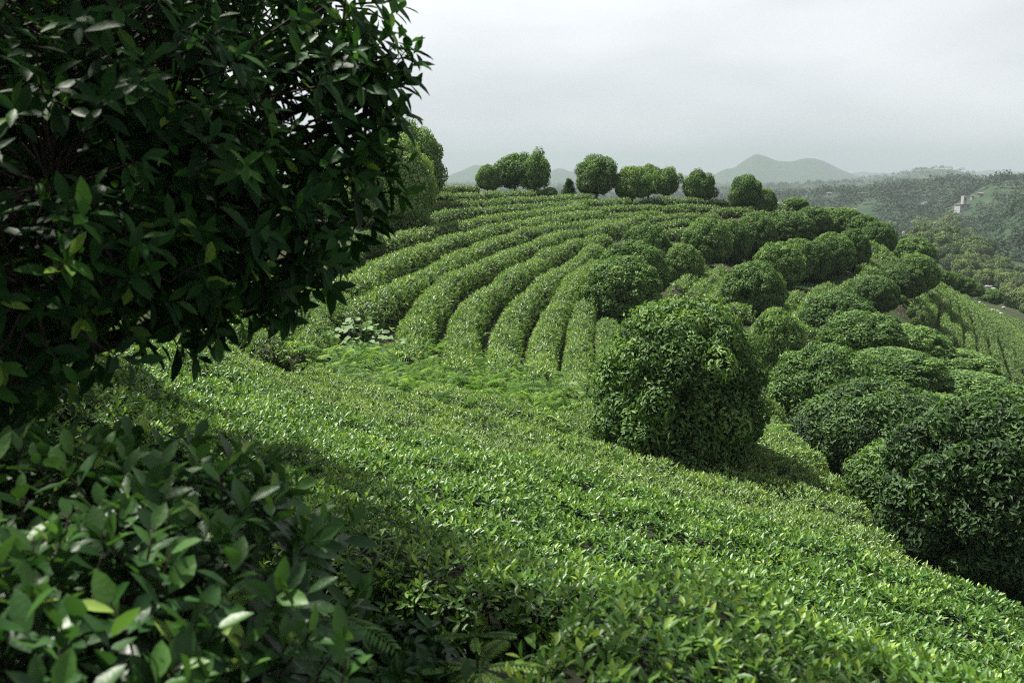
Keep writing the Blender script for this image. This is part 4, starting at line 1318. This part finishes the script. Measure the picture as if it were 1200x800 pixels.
# ------------------------------------------------------------------ overhanging tree, upper left
def overhanging_tree():
    rg = np.random.default_rng(71)
    base = np.array([-3.3, 4.6, float(terrain(-3.3, 4.6))])
    root = empty('broadleaf_tree', base, 'dark overhanging tree with whorls of large glossy leaves in the upper left', 'tree')
    lobes = []

    def lb(px, py, d, r, n): lobes.append((at(px, py, d), r, n))
    lb(422, 95, 3.9, .17, 14); lb(398, 55, 4.0, .24, 17); lb(422, 150, 3.9, .15, 8); lb(385, 5, 4.2, .24, 20); lb(345, 150, 3.9, .38, 38); lb(415, 200, 3.9, .14, 8); lb(450, 85, 3.9, .06, 3); lb(444, 128, 3.95, .06, 3)
    lb(280, 60, 4.2, .5, 62); lb(340, 230, 3.8, .26, 22); lb(295, 270, 3.6, .25, 18); lb(225, 235, 3.5, .40, 90); lb(240, 310, 3.3, .14, 14); lb(350, 300, 3.7, .07, 5); lb(378, 325, 3.8, .07, 4); lb(322, 348, 3.7, .06, 4); lb(272, 362, 3.5, .07, 5); lb(205, 380, 3.4, .08, 5); lb(420, 258, 3.9, .08, 5); lb(150, 396, 3.3, .06, 4); lb(448, 185, 4.0, .05, 3)
    lb(200, 130, 3.7, .62, 110); lb(60, 220, 3.2, .45, 70); lb(140, 320, 3.0, .22, 26); lb(40, 340, 2.9, .30, 36); lb(110, 60, 3.8, .6, 90)
    lb(-60, 120, 3.6, .6, 80); lb(0, 20, 4.4, .7, 90); lb(60, 160, 4.6, .7, 120); lb(180, 260, 4.4, .45, 70); lb(-30, 380, 4.2, .45, 80); lb(-80, 330, 3.6, .6, 90)
    lb(-60, 430, 4.6, .5, 90); lb(10, 440, 5.2, .35, 50); lb(-200, 250, 4.4, .8, 100)
    for q in EXTRA_LOBES: lobes.append((np.array(q[:3], float), q[3], q[4]))
    g = Geo(); tw = Geo(); tr = Geo()
    tube(tr, [base * 0 + [0, 0, -.15], [.05, 0, .8], [.1, -.1, 1.6], [.1, -.1, 2.6]], .15, .09, 9)
    for (cc, r, n) in lobes:
        c0 = cc - base
        st = np.array([.1, -.1, np.clip(c0[2] * .6, .5, 2.4)])
        mid = st * .5 + c0 * .5 + np.array([0, 0, -.10])
        tube(tr, smooth_path(np.array([st, mid, c0]), .2), .05, .012, 6)
        v = rdir(n, rg)
        P = c0 + v * (r * rg.uniform(.35, 1.05, n) ** .7)[:, None]
        grow = norm(.9 * v + np.array([.25, -.25, .45]) + .4 * rdir(n, rg))
        for i in range(n):
            a = c0 + (P[i] - c0) * rg.uniform(.05, .45)
            tube(tw, [a, (a + P[i]) / 2 + rg.normal(0, .02, 3), P[i], P[i] + grow[i] * .06], .006, .0025, 3)
        ref = norm(np.cross(grow, rdir(n, rg))); ref2 = np.cross(grow, ref); a0 = rg.random(n) * 6.28
        young_lit = rg.random(n)
        for j in range(8):
            an = a0 + j * 2.4 + rg.normal(0, .25, n)
            rad = ref * np.cos(an)[:, None] + ref2 * np.sin(an)[:, None]
            ax = grow * (.15 + .11 * j) + rad + np.array([0, 0, -.25])
            L = rg.uniform(.085, .145, n) * (1 - .04 * j)
            tint = np.clip(.33 + .05 * (j - 3) + rg.normal(0, .13, n) + .38 * (young_lit > .86), 0, 1)  # random whorls brightened: sunlit leaf tips put into the tint
            tint = np.where(rg.random(n) < .012, 1, tint)
            leaves(g, P + grow * (.014 * j), ax, grow * .8 + np.array([0, 0, .6]) - rad * .2 + .2 * rdir(n, rg), L, L * rg.uniform(.34, .42, n), tint, T_LEAF)
    add('crown', g.mesh('broadleaf_crown', [M_BIG], True), root)
    add('branches', tw.mesh('broadleaf_twigs', [M_BARK], True), root)
    add('trunk', tr.mesh('broadleaf_trunk', [M_BARK], True), root)


# unseen boughs that shade the near tea, others added to keep the crown dark
EXTRA_LOBES = [(-1.7, 5.2, 1.4, .8, 280), (-2.15, 6.9, 1.3, .8, 280), (-3.4, 8.75, 1.25, .85, 280), (-.8, 3.9, 1.85, .6, 45), (-5.0, 10.3, 1.2, .85, 280), (-6.1, 11.2, 1.1, .9, 260),
               (-3.0, 5.8, 1.5, 1.0, 260), (-3.6, 7.2, 1.3, 1.0, 260), (-4.9, 8.5, 1.2, 1.0, 260), (-4.3, 6.0, 1.2, 1.1, 240), (-6.0, 9.2, 1.1, 1.1, 150), (-5.6, 7.2, 1.1, 1.1, 150), (-7.2, 10.2, 1.0, 1.1, 150),
               (-2.4, 4.0, 1.6, .9, 220), (-4.4, 4.4, 1.2, 1.1, 130), (-2.6, 2.6, 1.3, .8, 70), (-6.2, 4.8, 1.3, 1.3, 200), (-7.4, 7.2, 1.1, 1.3, 200),
               (-1.6, 3.4, 1.7, .7, 90), (-.5, 1.5, 1.6, .7, 90), (-3.4, -1.2, .4, 1.3, 260), (-1.5, -3.6, 2.6, 1.8, 320), (1.6, -3.6, 2.3, 1.5, 240), (-6.2, 2.0, 1.0, 1.5, 260), (-5.5, -.5, .8, 1.5, 260),
               (-1.2, -1.2, 1.7, 1.2, 190), (-3.0, -.6, 1.9, 1.3, 200), (.9, -2.0, 1.9, 1.2, 170), (-2.6, .9, 2.3, 1.0, 50), (-4.6, 1.0, .7, 1.4, 200), (-4.6, 2.5, -.2, 1.1, 150), (-3.2, 1.4, .1, .7, 90), (-2.2, -2.2, .8, 1.2, 160), (-.8, .1, 2.4, .8, 100)]
overhanging_tree()

# ------------------------------------------------------------------ air
def haze():
    zt = 110.0
    g = Geo(); box(g, (-5400, -5400, ZMIN - 1.0), (5400, 5400, zt))
    m, nt, out = newmat('valley_haze')
    v = nt.nodes.new('ShaderNodeVolumePrincipled')
    v.inputs['Color'].default_value = (.345, .40, .435, 1)
    v.inputs['Density'].default_value = .00038
    v.inputs['Anisotropy'].default_value = 0.0
    nt.links.new(v.outputs[0], out.inputs['Volume'])
    o = add('haze', g.mesh('haze', [m]))
    tag(o, 'pale grey haze filling the valley and veiling the mountains', 'haze', kind='stuff')


haze()

# ------------------------------------------------------------------ light
SUN = norm(np.array([-.42, .30, .86]))      # towards the sun
elev = math.asin(SUN[2]); azim = math.atan2(SUN[0], SUN[1])
w = bpy.data.worlds.new('World'); scene.world = w
w.use_nodes = True
nt = w.node_tree
for n in list(nt.nodes): nt.nodes.remove(n)
L = nt.links.new
out = nt.nodes.new('ShaderNodeOutputWorld'); bg = nt.nodes.new('ShaderNodeBackground')
sky = nt.nodes.new('ShaderNodeTexSky'); sky.sky_type = 'NISHITA'; sky.sun_disc = False
sky.sun_elevation = elev; sky.sun_rotation = azim
sky.air_density = 1.5; sky.dust_density = 5; sky.ozone_density = 1
hs = nt.nodes.new('ShaderNodeHueSaturation'); hs.inputs['Saturation'].default_value = .25; L(sky.outputs[0], hs.inputs['Color'])
tc = nt.nodes.new('ShaderNodeTexCoord')
mp = nt.nodes.new('ShaderNodeMapping'); mp.inputs['Scale'].default_value = (1, 1, 3.2); L(tc.outputs['Generated'], mp.inputs['Vector'])
nz = nt.nodes.new('ShaderNodeTexNoise'); nz.inputs['Scale'].default_value = 2.6; nz.inputs['Detail'].default_value = 6; nz.inputs['Roughness'].default_value = .45; L(mp.outputs[0], nz.inputs['Vector'])
cl = ramp(nt, [(.3, (5.2, 5.5, 5.85)), (.7, (8.2, 8.4, 8.65))]); L(nz.outputs[0], cl.inputs[0])
# overcast: brighter overhead and towards the sun, dimmer low on the right
sx = nt.nodes.new('ShaderNodeSeparateXYZ'); L(tc.outputs['Generated'], sx.inputs[0])
mz = ramp(nt, [(0, (1.18,) * 3), (.2, (1.32,) * 3), (.5, (.9,) * 3), (1, (.6,) * 3)]); L(sx.outputs['Z'], mz.inputs[0])
mxx = nt.nodes.new('ShaderNodeMapRange'); mxx.inputs['From Min'].default_value = -.5; mxx.inputs['From Max'].default_value = .5; mxx.inputs['To Min'].default_value = 1.1; mxx.inputs['To Max'].default_value = .9; L(sx.outputs['X'], mxx.inputs['Value'])
mm = nt.nodes.new('ShaderNodeMath'); mm.operation = 'MULTIPLY'; L(mz.outputs[0], mm.inputs[0]); L(mxx.outputs[0], mm.inputs[1])
sc = nt.nodes.new('ShaderNodeVectorMath'); sc.operation = 'SCALE'; L(cl.outputs[0], sc.inputs[0]); L(mm.outputs[0], sc.inputs['Scale'])
mix = nt.nodes.new('ShaderNodeMixRGB'); mix.inputs[0].default_value = .80; L(hs.outputs[0], mix.inputs[1]); L(sc.outputs[0], mix.inputs[2])
L(mix.outputs[0], bg.inputs['Color']); bg.inputs['Strength'].default_value = .05
L(bg.outputs[0], out.inputs['Surface'])

sd = bpy.data.lights.new('sun', 'SUN'); sd.energy = 5.0; sd.angle = R(1.5); sd.color = (1.0, .95, .86)
so = bpy.data.objects.new('sun', sd); col.objects.link(so)
from mathutils import Vector
so.rotation_euler = Vector([float(-v) for v in SUN]).to_track_quat('-Z', 'Y').to_euler()
so.location = (-20, -5, 40)

# ------------------------------------------------------------------ camera
cd = bpy.data.cameras.new('camera'); cd.lens = 35; cd.sensor_width = 36; cd.clip_start = .05; cd.clip_end = 20000
cd.dof.use_dof = True; cd.dof.focus_distance = 18; cd.dof.aperture_fstop = 5.0
co = bpy.data.objects.new('camera', cd); col.objects.link(co)
co.location = (0, 0, 0); co.rotation_euler = (math.pi / 2 - TH, 0, 0)
scene.camera = co

vs = scene.view_settings
vs.view_transform = 'Standard'; vs.look = 'None'; vs.gamma = 1; vs.use_curve_mapping = False; vs.exposure = 1.48
scene.render.engine = 'CYCLES'
cy = scene.cycles
cy.max_bounces = 6; cy.diffuse_bounces = 3; cy.glossy_bounces = 2; cy.transmission_bounces = 3; cy.volume_bounces = 1; cy.transparent_max_bounces = 4
cy.use_denoising = False
try:
    cy.denoiser = 'OPENIMAGEDENOISE'; cy.denoising_input_passes = 'RGB_ALBEDO_NORMAL'
except Exception as e:
    print(e)
cy.use_adaptive_sampling = False
cy.sample_clamp_indirect = 3; cy.sample_clamp_direct = 14
cy.filter_width = 1.1
print('OBJECTS', len(bpy.data.objects), 'POLYS', sum(len(m.polygons) for m in bpy.data.meshes))
